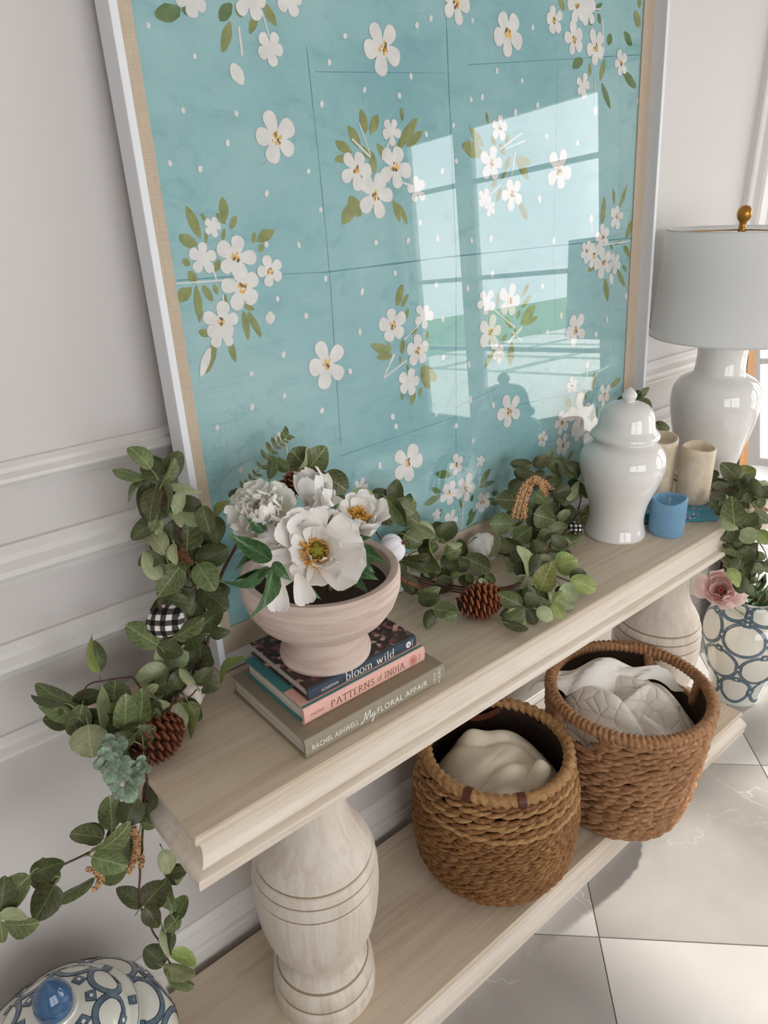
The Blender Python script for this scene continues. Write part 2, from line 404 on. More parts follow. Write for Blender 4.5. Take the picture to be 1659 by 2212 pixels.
# ------------------------------------------------------------------ console table
L, D, TT, ST = 1.69, 0.352, 0.80, 0.075
table = empty('console_table', (L/2, D/2, 0), 'bleached wood console table with two fat turned pedestals and a low shelf', 'table')
def rect_loft(prof, x0, x1, y0, y1, name, m, cap0=True, cap1=True):
    rings = [[(x0-o, y0-o, z), (x1+o, y0-o, z), (x1+o, y1+min(o, .0), z), (x0-o, y1+min(o, .0), z)] for z, o in prof]
    return MB().loft(rings, True, cap0, cap1).build(name, m, table, True, 28)
bevel(rect_loft([(.7865, .0), (.788, .0035), (.794, .0045), (.798, .003), (.8, .0)], 0, L, 0, D, 'table_top', WOODTOP), .0006, 1)
rect_loft([(.722, .006), (.7225, .0105), (.731, .0115), (.7365, .010), (.739, .004), (.7405, -.001), (.744, -.004), (.752, -.0065), (.764, -.007), (.775, -.0055), (.783, -.002), (.7866, .001)], 0, L, 0, D, 'apron_moulding', WOODEDGE)
rect_loft([(.06, -.001), (.0625, .002), (.07, .0025), (.073, .001), (ST, -.001)], .007, L-.007, .002, D, 'shelf', WOODTOP)
rect_loft([(0, .013), (.02, .0135), (.0215, .0155), (.028, .0155), (.036, .012), (.044, .006), (.05, .004), (.052, .0005), (.0545, -.002), (.06, -.002)], .007, L-.007, .002, D, 'base_moulding', WOODEDGE)
LEGP = [(0.1, 0.075), (0.101, 0.092), (0.1005, 0.108), (0.096, 0.117), (0.0945, 0.119), (0.0965, 0.124), (0.0985, 0.138), (0.0965, 0.152), (0.092, 0.16), (0.089, 0.1625), (0.088, 0.166), (0.083, 0.172), (0.0785, 0.182), (0.078, 0.192), (0.082, 0.205), (0.092, 0.226), (0.103, 0.256), (0.111, 0.292), (0.1155, 0.338), (0.1165, 0.371), (0.1155, 0.3835), (0.1125, 0.3875), (0.1155, 0.391), (0.1155, 0.403), (0.113, 0.415), (0.1105, 0.4165), (0.1125, 0.42), (0.1115, 0.43), (0.1085, 0.4365), (0.1045, 0.4395), (0.106, 0.444), (0.103, 0.455), (0.0935, 0.472), (0.0815, 0.49), (0.071, 0.515), (0.065, 0.54), (0.062, 0.57), (0.0615, 0.61), (0.063, 0.66), (0.068, 0.69), (0.08, 0.703), (0.084, 0.712), (0.084, 0.7225)]
for x in (.268, L-.268):
    lg = MB().lathe(LEGP, 64, (x, .170, 0)).build('pedestal_leg', WOODLEG, table, True, 22)
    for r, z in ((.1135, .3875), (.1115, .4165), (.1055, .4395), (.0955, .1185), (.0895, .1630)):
        MB().lathe([(r-.002, z-.0034), (r+.0004, z-.0026), (r+.0004, z+.0026), (r-.002, z+.0034)], 64, (x, .170, 0), False, False).build('groove_shade_strip', GROOVE, lg, True)

# ------------------------------------------------------------------ leaning framed painting
FR_W = plain('frame_white', rgb(226, 229, 232), 0.42, 0.4)
LINEN = NT('linen_liner', 0.85, 0.2); _c = LINEN.coord()
_w = LINEN.mix(0.5, LINEN.noise(LINEN.map(_c, (40, 40, 900)), 1.5, 2, out='Color'), LINEN.noise(LINEN.map(_c, (900, 40, 40)), 1.5, 2, out='Color'))
LINEN.col(LINEN.ramp(_w, [(0.35, rgb(176, 158, 136)), (0.65, rgb(205, 190, 170))])); LINEN.bump(_w, .25, .0006); LINEN = LINEN.m
def m_paper():
    k = NT('painted_silk_paper', 0.6, 0.25); co = k.coord()
    cl = k.noise(co, 2.6, 5, 0.6); wr = k.noise(k.map(co, (1.0, 1, 1.7)), 15, 8, 0.72, 0.9)
    c = k.ramp(cl, [(0.25, rgb(134, 186, 192)), (0.5, rgb(152, 200, 203)), (0.75, rgb(174, 212, 212))])
    c = k.mix(k.ramp(wr, [(0.34, (0.42, 0.42, 0.42, 1)), (0.48, (0, 0, 0, 1))]), c, rgb(116, 172, 180))
    c = k.mix(k.ramp(wr, [(0.55, (0, 0, 0, 1)), (0.7, (0.32, 0.32, 0.32, 1))]), c, rgb(178, 214, 214))
    c = k.mix(k.ramp(k.noise(co, 1.1, 2), [(0.60, (0, 0, 0, 1)), (0.75, (0.5, 0.5, 0.5, 1))]), c, rgb(186, 208, 208))
    k.col(c); k.bump(wr, 0.65, 0.005); return k.m
PAPER = m_paper()
LEAN = math.radians(3.3); FX0, FX1, FH, FT = 0.187, 1.424, 1.30, 0.042
FB = Vector((0, 0.276, TT+.0005))
ns, cs = math.sin(LEAN), math.cos(LEAN)
def fq(x, d, h):   # x, depth behind front plane, height along the frame
    return Vector((x, FB.y+cs*d+ns*h, FB.z+cs*h-ns*d+ns*FT))
pic = empty('framed_painting', (FX0, FB.y, TT), 'large white framed turquoise painting of blossoms leaning on the console', 'painting')
def fbox(name, xa, xb, da, db, ha, hb, m, parent=pic):
    V = [fq(x, d, h) for h in (ha, hb) for d in (da, db) for x in (xa, xb)]
    return MB().add(V, [(0, 2, 3, 1), (4, 5, 7, 6), (0, 1, 5, 4), (2, 6, 7, 3), (0, 4, 6, 2), (1, 3, 7, 5)]).build(name, m, parent)
lp = .011
bevel(fbox('frame_rail', FX0, FX0+lp, 0, FT, 0, FH, FR_W), .001); bevel(fbox('frame_rail', FX1-lp, FX1, 0, FT, 0, FH, FR_W), .001)
bevel(fbox('frame_rail', FX0+lp, FX1-lp, 0, FT, 0, .012, FR_W), .001); bevel(fbox('frame_rail', FX0+lp, FX1-lp, 0, FT, FH-.012, FH, FR_W), .001)
RC = .030; lx0, lx1, lh0, lh1 = FX0+.042, FX1-.050, .058, FH-.055
fbox('back_panel', FX0+lp, FX1-lp, RC+.008, FT-.001, .012, FH-.012, LINEN)
for a, b, c1, d1 in ((FX0+lp, lx0, .012, FH-.012), (lx1, FX1-lp, .012, FH-.012), (lx0, lx1, .012, lh0), (lx0, lx1, lh1, FH-.012)):
    fbox('linen_liner', a, b, RC, RC+.008, c1, d1, LINEN)
canvas = fbox('painted_panel', lx0, lx1, RC+.0035, RC+.008, lh0, lh1, PAPER)
fbox('glass_pane', lx0-.001, lx1+.001, RC+.0002, RC+.0012, lh0-.001, lh1+.001, PGLASS)
# --- painted blossoms: flat strokes lying on the panel, laid out from the photo on the panel's own plane
FN = Vector((0, -cs, ns))
def pp(x, y, off):   # pixel -> (x,h) on painted panel
    d = ray(x, y); P0 = fq(0, RC+.0035-off, 0); s_ = (P0-CAM).dot(FN)/d.dot(FN); P = CAM+d*s_
    return P.x, (P-P0).dot(Vector((0, ns, cs)))
PW = NT('paint_white', .6, .25); _c = PW.coord(); PW.col(PW.ramp(PW.noise(_c, 40, 4), [(0.3, rgb(224, 224, 220)), (0.7, rgb(242, 240, 236))])); PW = PW.m
def pgreen(nm, a, b):
    k = NT(nm, .6, .25); k.col(k.ramp(k.noise(k.coord(), 55, 5, .6), [(0.3, a), (0.68, b)])); return k.m
PG = pgreen('paint_olive', rgb(122, 132, 70), rgb(156, 164, 104)); PGD = pgreen('paint_green', rgb(70, 104, 60), rgb(110, 136, 82))
PY = plain('paint_gold', rgb(236, 186, 84), .6); PK = plain('paint_stamen_dark', rgb(112, 84, 40), .6); PC = plain('paint_crease', rgb(84, 146, 154), .6); PO = plain('paint_outline', rgb(170, 186, 186), .6)
strokes = {m.name: (MB(), m, o) for m, o in ((PC, .0003), (PO, .0004), (PG, .0005), (PGD, .0006), (PW, .0008), (PY, .0012), (PK, .0014))}
def onpanel(pts, m, jit=True):
    mb, mm, off = strokes[m.name]
    off += (len(mb.F) % 40)*.000004 if jit else 0
    lim = lambda q: (min(max(q[0], lx0+.001), lx1-.001), min(max(q[1], lh0+.001), lh1-.001))
    V = [fq(x, RC+.0035-off, h) for x, h in map(lim, pts)]
    mb.add(V, [tuple(range(len(V)))])
def px2m(x, y): return mpp(fq(pp(x, y, 0)[0], RC, pp(x, y, 0)[1]))
def ell(cx, cy, l, w, ang, m, point=.35):
    """painted leaf/petal: pixel centre, length and width in pixels, angle in degrees (0 right, 90 down)"""
    c = pp(cx, cy, 0); s_ = px2m(cx, cy); dx, dy = math.cos(math.radians(ang)), math.sin(math.radians(ang))
    e = pp(cx+dx*l/2, cy+dy*l/2, 0); ax = Vector((e[0]-c[0], e[1]-c[1])); ay = Vector((-ax.y, ax.x)).normalized()*(w*s_/2)
    pts = []
    for k in range(16):
        t = 2*PI*k/16; r_ = 1+random.uniform(-.07, .07); sx = math.cos(t); sy = math.sin(t)*(1-point*max(0, abs(sx))**2)
        pts.append((c[0]+(ax.x*sx+ay.x*sy)*r_, c[1]+(ax.y*sx+ay.y*sy)*r_))
    onpanel(pts, m)
def petal(c, a, r, w, m=PW):
    d = Vector((math.cos(a), math.sin(a))); q = Vector((-d.y, d.x)); pts = []
    for k in range(18):
        t = 2*PI*k/18; sx = .5-.5*math.cos(t); hw = math.sin(t)*(0.30+.70*sx)
        pts.append((c[0]+d.x*r*sx+q.x*w*hw, c[1]+d.y*r*sx+q.y*w*hw))
    return pts
def blossom(cx, cy, r, rot=None, ctr=True, n=5):
    c = pp(cx, cy, 0); s_ = px2m(cx, cy)*r; rot = random.uniform(0, 6.28) if rot is None else rot
    for k in range(n):
        a = rot+2*PI*k/n+random.uniform(-.12, .12); rr = s_*random.uniform(1.04, 1.26); w = s_*random.uniform(.48, .62)
        onpanel([(c[0]+(x-c[0])*1.035, c[1]+(y-c[1])*1.035) for x, y in petal(c, a, rr, w)], PO)
        onpanel(petal(c, a, rr, w), PW)
    onpanel([(c[0]+s_*.35*math.cos(t*.5), c[1]+s_*.35*math.sin(t*.5)) for t in range(13)], PW)
    if ctr:
        for k in range(16):
            a = random.uniform(0, 6.28); q = random.uniform(.05, .27)*s_; z = s_*random.uniform(.045, .08)
            x, y = c[0]+q*math.cos(a), c[1]+q*math.sin(a)
            onpanel([(x+z*math.cos(t*1.05), y+z*1.4*math.sin(t*1.05)) for t in range(6)], PY if k < 12 else PK)
def line(p, q, w, m):
    a, b = pp(*p, 0), pp(*q, 0); d = Vector((b[0]-a[0], b[1]-a[1])); L_ = max(d.length, 1e-6); n_ = Vector((-d.y, d.x))/L_*(w*px2m(*p)/2); k = max(2, int(L_/.03)); top = []; bot = []
    for i in range(k+1):
        t = i/k; j = random.uniform(-.5, .5)*w*px2m(*p)*.5; c = (a[0]+d.x*t+n_.x*j, a[1]+d.y*t+n_.y*j)
        f = 0.5+random.random()*.6
        top.append((c[0]+n_.x*f, c[1]+n_.y*f)); bot.append((c[0]-n_.x*f, c[1]-n_.y*f))
    mb, mm, off = strokes[m.name]
    V = [fq(x, RC+.0035-off, h) for x, h in top+bot]; n = len(top)
    mb.add(V, [(i, i+1, n+i+1, n+i) for i in range(n-1)])
def cluster(ox, oy, s_, bl=(), lv=(), st=(), m=PG):
    for x, y, w, *a in st: line((ox+x/s_, oy+y/s_), (ox+w/s_, oy+a[0]/s_), (a[1] if len(a) > 1 else 14)*.62/s_, PW)
    for t in lv: ell(ox+t[0]/s_, oy+t[1]/s_, t[2]/s_, t[3]/s_, t[4] if len(t) > 4 else 90, t[5] if len(t) > 5 else m)
    for t in bl: blossom(ox+t[0]/s_, oy+t[1]/s_, t[2]/s_, None, not (len(t) > 3 and t[3] == 0))
random.seed(21)
# fold creases
for a, b, w in (((382, 606), (520, 596), 3), ((520, 596), (705, 588), 3), ((705, 588), (960, 556), 4), ((960, 556), (1384, 512), 3.5), ((662, 100), (690, 360), 2), ((690, 360), (712, 590), 2.5), ((712, 590), (736, 960), 2.5), ((962, 0), (985, 560), 3), ((985, 560), (985, 1060), 2.5), ((1010, 140), (1388, 118), 2), ((680, 155), (960, 158), 1.6), ((1205, 130), (1195, 540), 1.6), ((1195, 540), (1200, 700), 1.5), ((735, 985), (985, 900), 1.8), ((985, 880), (1070, 840), 1.8), ((1090, 880), (1330, 830), 1.4), ((640, 300), (560, 360), 1.2)):
    line(a, b, w, PC)
for x, y, r in ((826, 103, 46), (597, 298, 46), (708, 787, 46), (881, 1000, 38), (1097, 72, 40), (1208, 368, 36), (1243, 713, 31), (1100, 887, 32), (985, 8, 36)): blossom(x, y, r)
cluster(200, 0, 2.633, [(560, -10, 90, 0), (890, -5, 95, 0), (1110, -20, 90, 0), (1010, 270, 80, 0)], [(430, 75, 150, 95, -15, PGD), (525, 60, 60, 40, 70, PGD), (755, 70, 120, 70, 125, PGD), (832, 60, 90, 50, 70), (760, 210, 175, 62, 105), (915, 130, 130, 48, 110), (1005, 80, 150, 60, 60), (820, 420, 140, 85, 60, PW)], [(830, 150, 850, 315, 28), (960, 60, 1005, 210, 16)])
cluster(330, 400, 2.911, [(525, 455, 118), (560, 640, 122), (735, 540, 82), (430, 860, 110), (310, 460, 85, 0), (375, 260, 55, 0), (430, 930, 85, 0)], [(255, 235, 215, 70, 66), (318, 205, 60, 26, 60), (445, 150, 150, 66, 84), (505, 235, 92, 46, 112), (428, 210, 90, 40, 50), (445, 310, 75, 28, 95), (335, 325, 75, 26, 95), (220, 350, 130, 76, 28), (705, 318, 125, 70, -32), (635, 330, 75, 30, 100), (680, 395, 60, 42, 110), (210, 485, 60, 50, 30), (250, 580, 95, 60, 60), (405, 505, 85, 46, 110), (195, 690, 130, 78, 140), (285, 745, 235, 56, 84), (345, 682, 115, 52, 58), (395, 655, 70, 36, 70), (455, 720, 70, 32, 80), (585, 880, 185, 50, 80), (640, 875, 185, 50, 62), (605, 770, 75, 36, 20), (330, 1110, 190, 60, 108, PW), (365, 1080, 225, 62, 106), (500, 1040, 155, 46, 74), (325, 930, 75, 52, 20), (738, 835, 80, 72, 90, PW)], [(130, 620, 560, 590, 16), (370, 500, 400, 600, 18), (440, 690, 450, 790, 20)])
cluster(0, 0, 1, [(768, 366, 35), (810, 422, 42), (852, 362, 40), (845, 284, 24, 0), (900, 410, 24, 0)], [(785, 262, 52, 22, 78), (808, 268, 44, 22, 112), (742, 318, 42, 22, 35), (765, 296, 52, 24, 62), (740, 343, 38, 17, -5), (805, 350, 50, 20, 80), (826, 330, 44, 18, 60), (880, 288, 78, 24, -58), (895, 300, 48, 18, -45), (868, 247, 30, 10, 85), (752, 462, 50, 30, 120), (766, 446, 50, 32, 60), (857, 455, 50, 17, 75), (870, 462, 46, 15, 65), (790, 330, 30, 14, 60)], [(775, 265, 800, 335, 8), (845, 295, 825, 345, 8), (870, 395, 900, 405, 8), (760, 300, 800, 340, 7)])
cluster(830, 0, 2.633, [(655, 725, 60), (610, 930, 82), (725, 1105, 76), (570, 1130, 52, 0), (600, 1180, 40, 0)], [(500, 850, 125, 85, 22), (525, 780, 135, 50, 56), (585, 675, 72, 22, 80), (620, 800, 55, 32, 60), (670, 850, 75, 36, 60), (700, 930, 85, 40, 115), (680, 995, 52, 22, 115), (785, 955, 150, 58, 62), (800, 915, 70, 42, 25), (790, 1200, 105, 44, 66), (650, 1110, 82, 34, 108), (625, 1040, 55, 30, 120), (700, 790, 60, 24, 110)], [(785, 755, 655, 850, 16), (800, 800, 690, 845, 14), (745, 860, 720, 1010, 16), (660, 1050, 600, 1110, 14)])
cluster(830, 0, 2.633, [(965, 115, 66), (1095, 35, 75), (1080, 222, 76), (1200, 272, 80), (1345, 360, 56), (1130, 490, 56, 0), (1160, 60, 70, 0)], [(1180, 110, 70, 55, 110, PGD), (1222, 105, 62, 32, 80, PGD), (1010, 25, 75, 42, 60), (1100, 360, 72, 55, 150, PGD), (1170, 395, 75, 30, 88), (1240, 400, 125, 42, 102), (1260, 545, 150, 42, 70, PGD), (1385, 220, 90, 50, 60, PGD), (1395, 455, 115, 52, 50, PGD), (1438, 110, 95, 60, 70), (1280, 225, 70, 50, 100, PGD), (1450, 15, 60, 42, 90), (1200, 630, 55, 42, 90, PW), (1215, 40, 60, 30, 140, PGD)], [(1195, 450, 1200, 610, 12), (1140, 60, 1230, 50, 14), (1240, 110, 1250, 300, 20)])
cluster(830, 0, 2.633, [(1320, 1235, 56), (1240, 1350, 60), (1150, 1430, 54)], [(1245, 1200, 165, 46, 95), (1305, 1115, 95, 26, 86), (1360, 1115, 145, 30, 108), (1395, 1300, 125, 50, 112), (1380, 1430, 75, 36, 60), (1175, 1245, 46, 40, 90, PW), (1290, 1400, 40, 20, 60), (1225, 1420, 40, 18, 60), (1330, 1380, 50, 20, 160)], [(1178, 1260, 1180, 1330, 12), (1200, 1400, 1400, 1370, 16)])
cluster(780, 560, 2.592, [(1355, 20, 74), (1300, -20, 60), (1420, 20, 50, 0)], [(1290, 45, 62, 40, 130), (1455, 105, 105, 34, 66), (1372, 170, 125, 46, 84), (1475, 50, 42, 22, 60), (1400, 110, 60, 40, 80, PW)])
cluster(780, 560, 2.592, [(175, 370, 88), (315, 515, 78), (350, 320, 62, 0), (268, 690, 72, 0)], [(215, 200, 125, 50, 104), (245, 230, 82, 30, 118), (250, 315, 82, 32, 112), (110, 500, 115, 56, 20), (130, 545, 92, 42, 172), (155, 490, 52, 28, 60), (232, 490, 85, 36, 96), (295, 405, 46, 26, 140), (370, 425, 48, 20, 95), (380, 640, 115, 68, 35), (360, 682, 105, 44, 60), (230, 760, 62, 26, 92), (290, 770, 95, 40, 100), (330, 745, 55, 26, 95), (262, 610, 42, 18, 80), (218, 560, 40, 16, 90)], [(120, 675, 185, 530, 24), (120, 670, 255, 565, 18), (240, 450, 320, 370, 16)])
cluster(780, 560, 2.592, [(700, 240, 64, 0), (830, 235, 80), (725, 410, 84), (770, 530, 44, 0)], [(765, 235, 95, 26, 92), (825, 355, 75, 36, 58), (685, 370, 65, 36, 110), (800, 445, 65, 30, 112), (855, 410, 48, 30, 120), (925, 235, 95, 32, 128), (920, 170, 85, 32, 116), (935, 310, 135, 66, 128), (950, 345, 95, 32, 150), (720, 555, 125, 36, 118), (838, 530, 135, 52, 96), (880, 310, 55, 28, 110)], [(740, 280, 860, 380, 20), (820, 470, 900, 380, 30), (900, 460, 840, 400, 16)])
cluster(780, 560, 2.592, [(1180, 705, 42), (1225, 870, 100, 0), (1360, 760, 56), (1125, 915, 60), (1130, 1040, 60), (1015, 1005, 42), (1290, 970, 74), (1210, 960, 55, 0)], [(1158, 800, 65, 42, 60), (1205, 770, 55, 18, 90), (1250, 755, 65, 32, 80), (1300, 680, 115, 32, 100), (1425, 690, 75, 42, 140), (1295, 880, 85, 32, 92), (1320, 855, 65, 22, 95), (1245, 955, 55, 26, 100), (1190, 975, 45, 22, 20), (1355, 865, 55, 30, 100), (1245, 1060, 70, 40, 130), (1265, 590, 45, 36, 90, PW), (1170, 1100, 70, 30, 120)], [(1265, 605, 1262, 690, 12)])
cluster(840, 960, 3.318, [(485, 145, 68), (430, 350, 80), (550, 310, 90), (670, 410, 74), (440, 540, 66, 0), (340, 505, 40, 0), (655, 120, 38, 0)], [(390, 215, 115, 60, 5, PGD), (310, 400, 135, 60, 150, PGD), (340, 330, 75, 42, 30, PGD), (690, 230, 135, 60, 122, PGD), (700, 285, 125, 42, 160, PGD), (760, 350, 48, 42, 0, PGD), (745, 410, 85, 52, 30, PGD), (515, 425, 65, 26, 82, PGD), (595, 385, 55, 32, 110, PGD), (585, 490, 65, 42, 110, PGD), (590, 530, 135, 52, 122, PGD), (620, 590, 155, 60, 160, PGD), (425, 610, 105, 46, 130, PGD), (475, 650, 85, 42, 140, PGD), (370, 490, 65, 26, 100, PGD)], [(530, 420, 520, 660, 18), (600, 150, 560, 230, 12)])
cluster(440, 920, 3.072, [(510, 80, 40, 0), (1040, 400, 50, 0)], [], [(540, 110, 560, 190, 26)])
dots = [(395, 239), (367, 353), (432, 365), (510, 245), (491, 309), (575, 418), (695, 225), (711, 135), (745, 78), (787, 194), (666, 370), (692, 453), (645, 529), (575, 528), (703, 602), (661, 682), (599, 646), (612, 766), (543, 807), (614, 855), (544, 879), (469, 923), (695, 887), (777, 717), (756, 802), (782, 630), (812, 524), (848, 900), (855, 921), (920, 290), (979, 271), (1017, 215), (985, 348), (955, 370), (907, 480), (945, 515), (881, 520), (900, 55), (930, 40), (887, 165), (862, 207), (1020, 45), (1150, 60), (1073, 153), (1127, 175), (1041, 210), (1113, 243), (1161, 228), (1180, 295), (1247, 309), (1378, 218), (1165, 430), (1196, 520), (1018, 520), (1060, 515), (942, 615), (853, 590), (1010, 623), (1063, 592), (1171, 618), (1182, 718), (1212, 682), (1287, 722), (956, 690), (957, 772), (1013, 787), (942, 895), (907, 736), (1016, 863), (1022, 952), (985, 920), (1065, 875), (1125, 1000), (820, 1005), (520, 1015), (1352, 640), (1310, 690), (320, 55), (420, 122), (610, 12)]
for x, y in dots: ell(x, y, random.uniform(11, 16), random.uniform(8, 11), random.uniform(70, 110), PW, 0)
for nm, (mb, m_, off) in strokes.items():
    if mb.F: o_ = mb.build({'paint_white': 'white_brushwork', 'paint_olive': 'olive_brushwork', 'paint_green': 'green_brushwork', 'paint_gold': 'gold_brushwork', 'paint_stamen_dark': 'brown_brushwork', 'paint_crease': 'fold_creases', 'paint_outline': 'petal_outlines'}[nm], m_, canvas); o_['kind'] = 'stuff'
# ------------------------------------------------------------------ lettering
def text_mesh(txt, size, align='LEFT', sx=1.0, space=1.0, shear=0.0):
    cu = bpy.data.curves.new('t', 'FONT'); cu.body = txt; cu.size = size; cu.align_x = align; cu.space_character = space; cu.shear = shear; cu.resolution_u = 3
    o = bpy.data.objects.new('t', cu); COL.objects.link(o); dg = bpy.context.evaluated_depsgraph_get(); dg.update()
    me = o.evaluated_get(dg).to_mesh(); V = [(v.co.x*sx, v.co.y) for v in me.vertices]; F = [tuple(p.vertices) for p in me.polygons]
    bpy.data.objects.remove(o); bpy.data.curves.remove(cu)
    return V, F
def ribbon(pts, w, w2=None):
    """flat stroke; width varies with direction: w for steep parts, w2 for flat ones"""
    P = [Vector(p) for p in pts]; n = len(P); V = []; F = []
    for i in range(n):
        t = (P[min(i+1, n-1)]-P[max(i-1, 0)]).normalized(); k = abs(t.y) if w2 is not None else 1
        ww = (w*k+(w2 if w2 is not None else w)*(1-k))/2; q = Vector((-t.y, t.x))*ww
        V += [tuple(P[i]+q), tuple(P[i]-q)]
    F = [(2*i, 2*i+1, 2*i+3, 2*i+2) for i in range(n-1)]
    return V, F
def arc(cx, cy, rx, ry, a0, a1, n=12): return [(cx+rx*math.cos(math.radians(a0+(a1-a0)*i/n)), cy+ry*math.sin(math.radians(a0+(a1-a0)*i/n))) for i in range(n+1)]
def ser(x, y, d=.11): return [(x-d, y), (x+d, y)]
GL = {  # serif stroke glyphs: advance width, strokes
 'b': (.62, [[(.12, 0), (.12, 1.5)], arc(.32, .48, .22, .48, 155, -155, 18), [(.02, 1.46), (.12, 1.5)]]),
 'd': (.66, [[(.50, 0), (.50, 1.5)], arc(.30, .48, .22, .48, 25, 335, 18), [(.40, 1.46), (.50, 1.5)], [(.5, .02), (.6, .02)]]),
 'l': (.32, [[(.14, 0), (.14, 1.5)], ser(.14, .02), [(.04, 1.46), (.14, 1.5)]]),
 'o': (.64, [arc(.31, .48, .25, .48, 0, 360, 22)]),
 'm': (1.0, [[(.12, 0), (.12, .95)], arc(.29, .55, .17, .4, 180, 0, 8)+[(.46, 0)], arc(.64, .55, .18, .4, 180, 0, 8)+[(.82, 0)], ser(.12, .02, .09), ser(.46, .02, .09), ser(.82, .02, .09)]),
 'w': (.95, [[(.08, .95), (.26, .02)], [(.26, .02), (.44, .95)], [(.44, .95), (.62, .02)], [(.62, .02), (.80, .95)], ser(.08, .94, .1), ser(.44, .94, .1), ser(.8, .94, .1)]),
 'i': (.34, [[(.16, 0), (.16, .95)], ser(.16, .02), [(.05, .91), (.16, .95)], [(.16, 1.2), (.16, 1.34)]]),
 'f': (.40, [arc(.30, 1.2, .14, .2, 60, 180, 6)+[(.16, 0)], [(.03, .92), (.32, .92)]]),
 'P': (.66, [[(.12, 0), (.12, 1)], arc(.12, .72, .40, .27, 90, -90, 10), ser(.12, .02)]),
 'A': (.80, [[(.06, 0), (.38, 1)], [(.38, 1), (.72, 0)], [(.18, .36), (.60, .36)], ser(.06, .02), ser(.72, .02)]),
 'T': (.66, [[(.33, 0), (.33, 1)], [(.02, .97), (.64, .97)], ser(.33, .02), [(.03, .97), (.03, .82)], [(.63, .97), (.63, .82)]]),
 'E': (.62, [[(.12, 0), (.12, 1)], [(.12, .97), (.54, .97)], [(.12, .52), (.46, .52)], [(.12, .03), (.56, .03)]]),
 'R': (.72, [[(.12, 0), (.12, 1)], arc(.12, .74, .38, .25, 90, -90, 10), [(.28, .49), (.66, 0)], ser(.12, .02)]),
 'N': (.82, [[(.12, 0), (.12, 1)], [(.12, 1), (.68, 0)], [(.68, 0), (.68, 1)], ser(.12, .02), ser(.68, .98)]),
 'S': (.58, [arc(.28, .76, .19, .22, 20, 265, 12)[:-1]+arc(.29, .26, .21, .25, 85, -160, 12)]),
 'I': (.34, [[(.16, 0), (.16, 1)], ser(.16, .02), ser(.16, .98)]),
 'D': (.76, [[(.12, 0), (.12, 1)], [(.12, .98)]+arc(.18, .5, .46, .48, 90, -90, 14)+[(.12, .02)], ser(.12, .02)]),
 ' ': (.42, [])}
def serif_mesh(txt, size, thick=.10, thin=.045, space=.04):
    V = []; F = []; x = 0
    for ch in txt:
        adv, st = GL[ch]
        for s_ in st:
            v, f = ribbon(s_, thick, thin); k = len(V); V += [((x+a)*size, b*size) for a, b in v]; F += [tuple(i+k for i in q) for q in f]
        x += adv+space
    return V, F, x*size
def put(mb, VF, org, ex, ey, nrm=(0, 0, 0), mi=0):
    ex, ey, org = Vector(ex), Vector(ey), Vector(org)
    mb.add([org+ex*a+ey*b+Vector(nrm) for a, b in VF[0]], VF[1], mi)

# ------------------------------------------------------------------ books
PAGES = NT('book_pages', .8, .2); _c = PAGES.coord(); PAGES.col(PAGES.ramp(PAGES.noise(PAGES.map(_c, (2, 2, 900)), 1.0, 2), [(0.35, rgb(176, 168, 156)), (0.65, rgb(222, 216, 206))])); PAGES = PAGES.m
def book(name, x0, x1, y0, y1, z0, z1, cover, spine, label, r=.003, parent=None):
    e = empty(name, ((x0+x1)/2, (y0+y1)/2, z0), label, 'book', 'books stacked under the bowl')
    t = .0024
    # hard cover: bottom board, rounded spine at the front, top board, with hinge groove
    for nm, za, zb in (('cover_board', z0, z0+t), ('cover_board', z1-t, z1)):
        bevel(MB().box(x0, x1, y0+.004, y1, za, zb).build(nm, cover, e), .0008)
    h = z1-z0; pr = [(y0+.009, z0), (y0+.003, z0+.0004), (y0+.0006, z0+h*.12), (y0, z0+h*.3), (y0, z0+h*.7), (y0+.0006, z0+h*.88), (y0+.003, z1-.0004), (y0+.009, z1), (y0+.010, z1-.0012), (y0+.0075, z1-.0028), (y0+.0045, z1-h*.25), (y0+.0045, z0+h*.25), (y0+.0075, z0+.0028), (y0+.010, z0+.0012)]
    MB().loft([[(x, a, b) for a, b in pr] for x in (x0-.0002, x1+.0002)]).build('spine', spine, e, True, 40)
    MB().box(x0+.004, x1-.004, y0+.005, y1-.005, z0+t, z1-t).build('pages', PAGES, e)
    return e
TAUPE = plain('taupe_bookcloth', rgb(146, 134, 114), .62, .3, var=.06, scale=200)
TAUPE2 = plain('taupe_spine', rgb(150, 140, 122), .6, .3, var=.06, scale=200)
PINK = plain('pink_bookcloth', rgb(226, 178, 164), .6, .3, var=.05, scale=200)
TEAL = plain('teal_cover_print', rgb(72, 136, 138), .45, .4, var=.08, scale=30)
NAVY = plain('navy_spine', rgb(52, 66, 80), .4, .4, var=.1, scale=100)
k = NT('floral_cover_photo', .32, .45); _c = k.coord(); v1 = k.voro(_c, 130, 'F1', 'Color'); x_, y_, z_ = k.sep(v1)
_b = k.ramp(x_, [(0.0, rgb(46, 30, 28)), (0.35, rgb(86, 44, 44)), (0.55, rgb(150, 84, 88)), (0.72, rgb(206, 168, 160)), (0.86, rgb(60, 48, 36)), (1.0, rgb(226, 206, 196))]); _b.node.color_ramp.interpolation = 'CONSTANT'
k.col(k.mix(k.ramp(k.noise(_c, 22, 3), [(0.45, (0, 0, 0, 1)), (0.6, (.8, .8, .8, 1))]), _b, rgb(62, 46, 42))); PHOTO = k.m
WHITEINK = plain('white_foil', rgb(236, 234, 228), .5); DARKINK = plain('brown_foil', rgb(104, 52, 36), .5); REDINK = plain('red_foil', rgb(178, 88, 64), .5)
b1 = book('book', .178, .447, .018, .222, .8002, .832, TAUPE, TAUPE2, 'thick taupe book with white lettering, lying at the bottom of the stack')
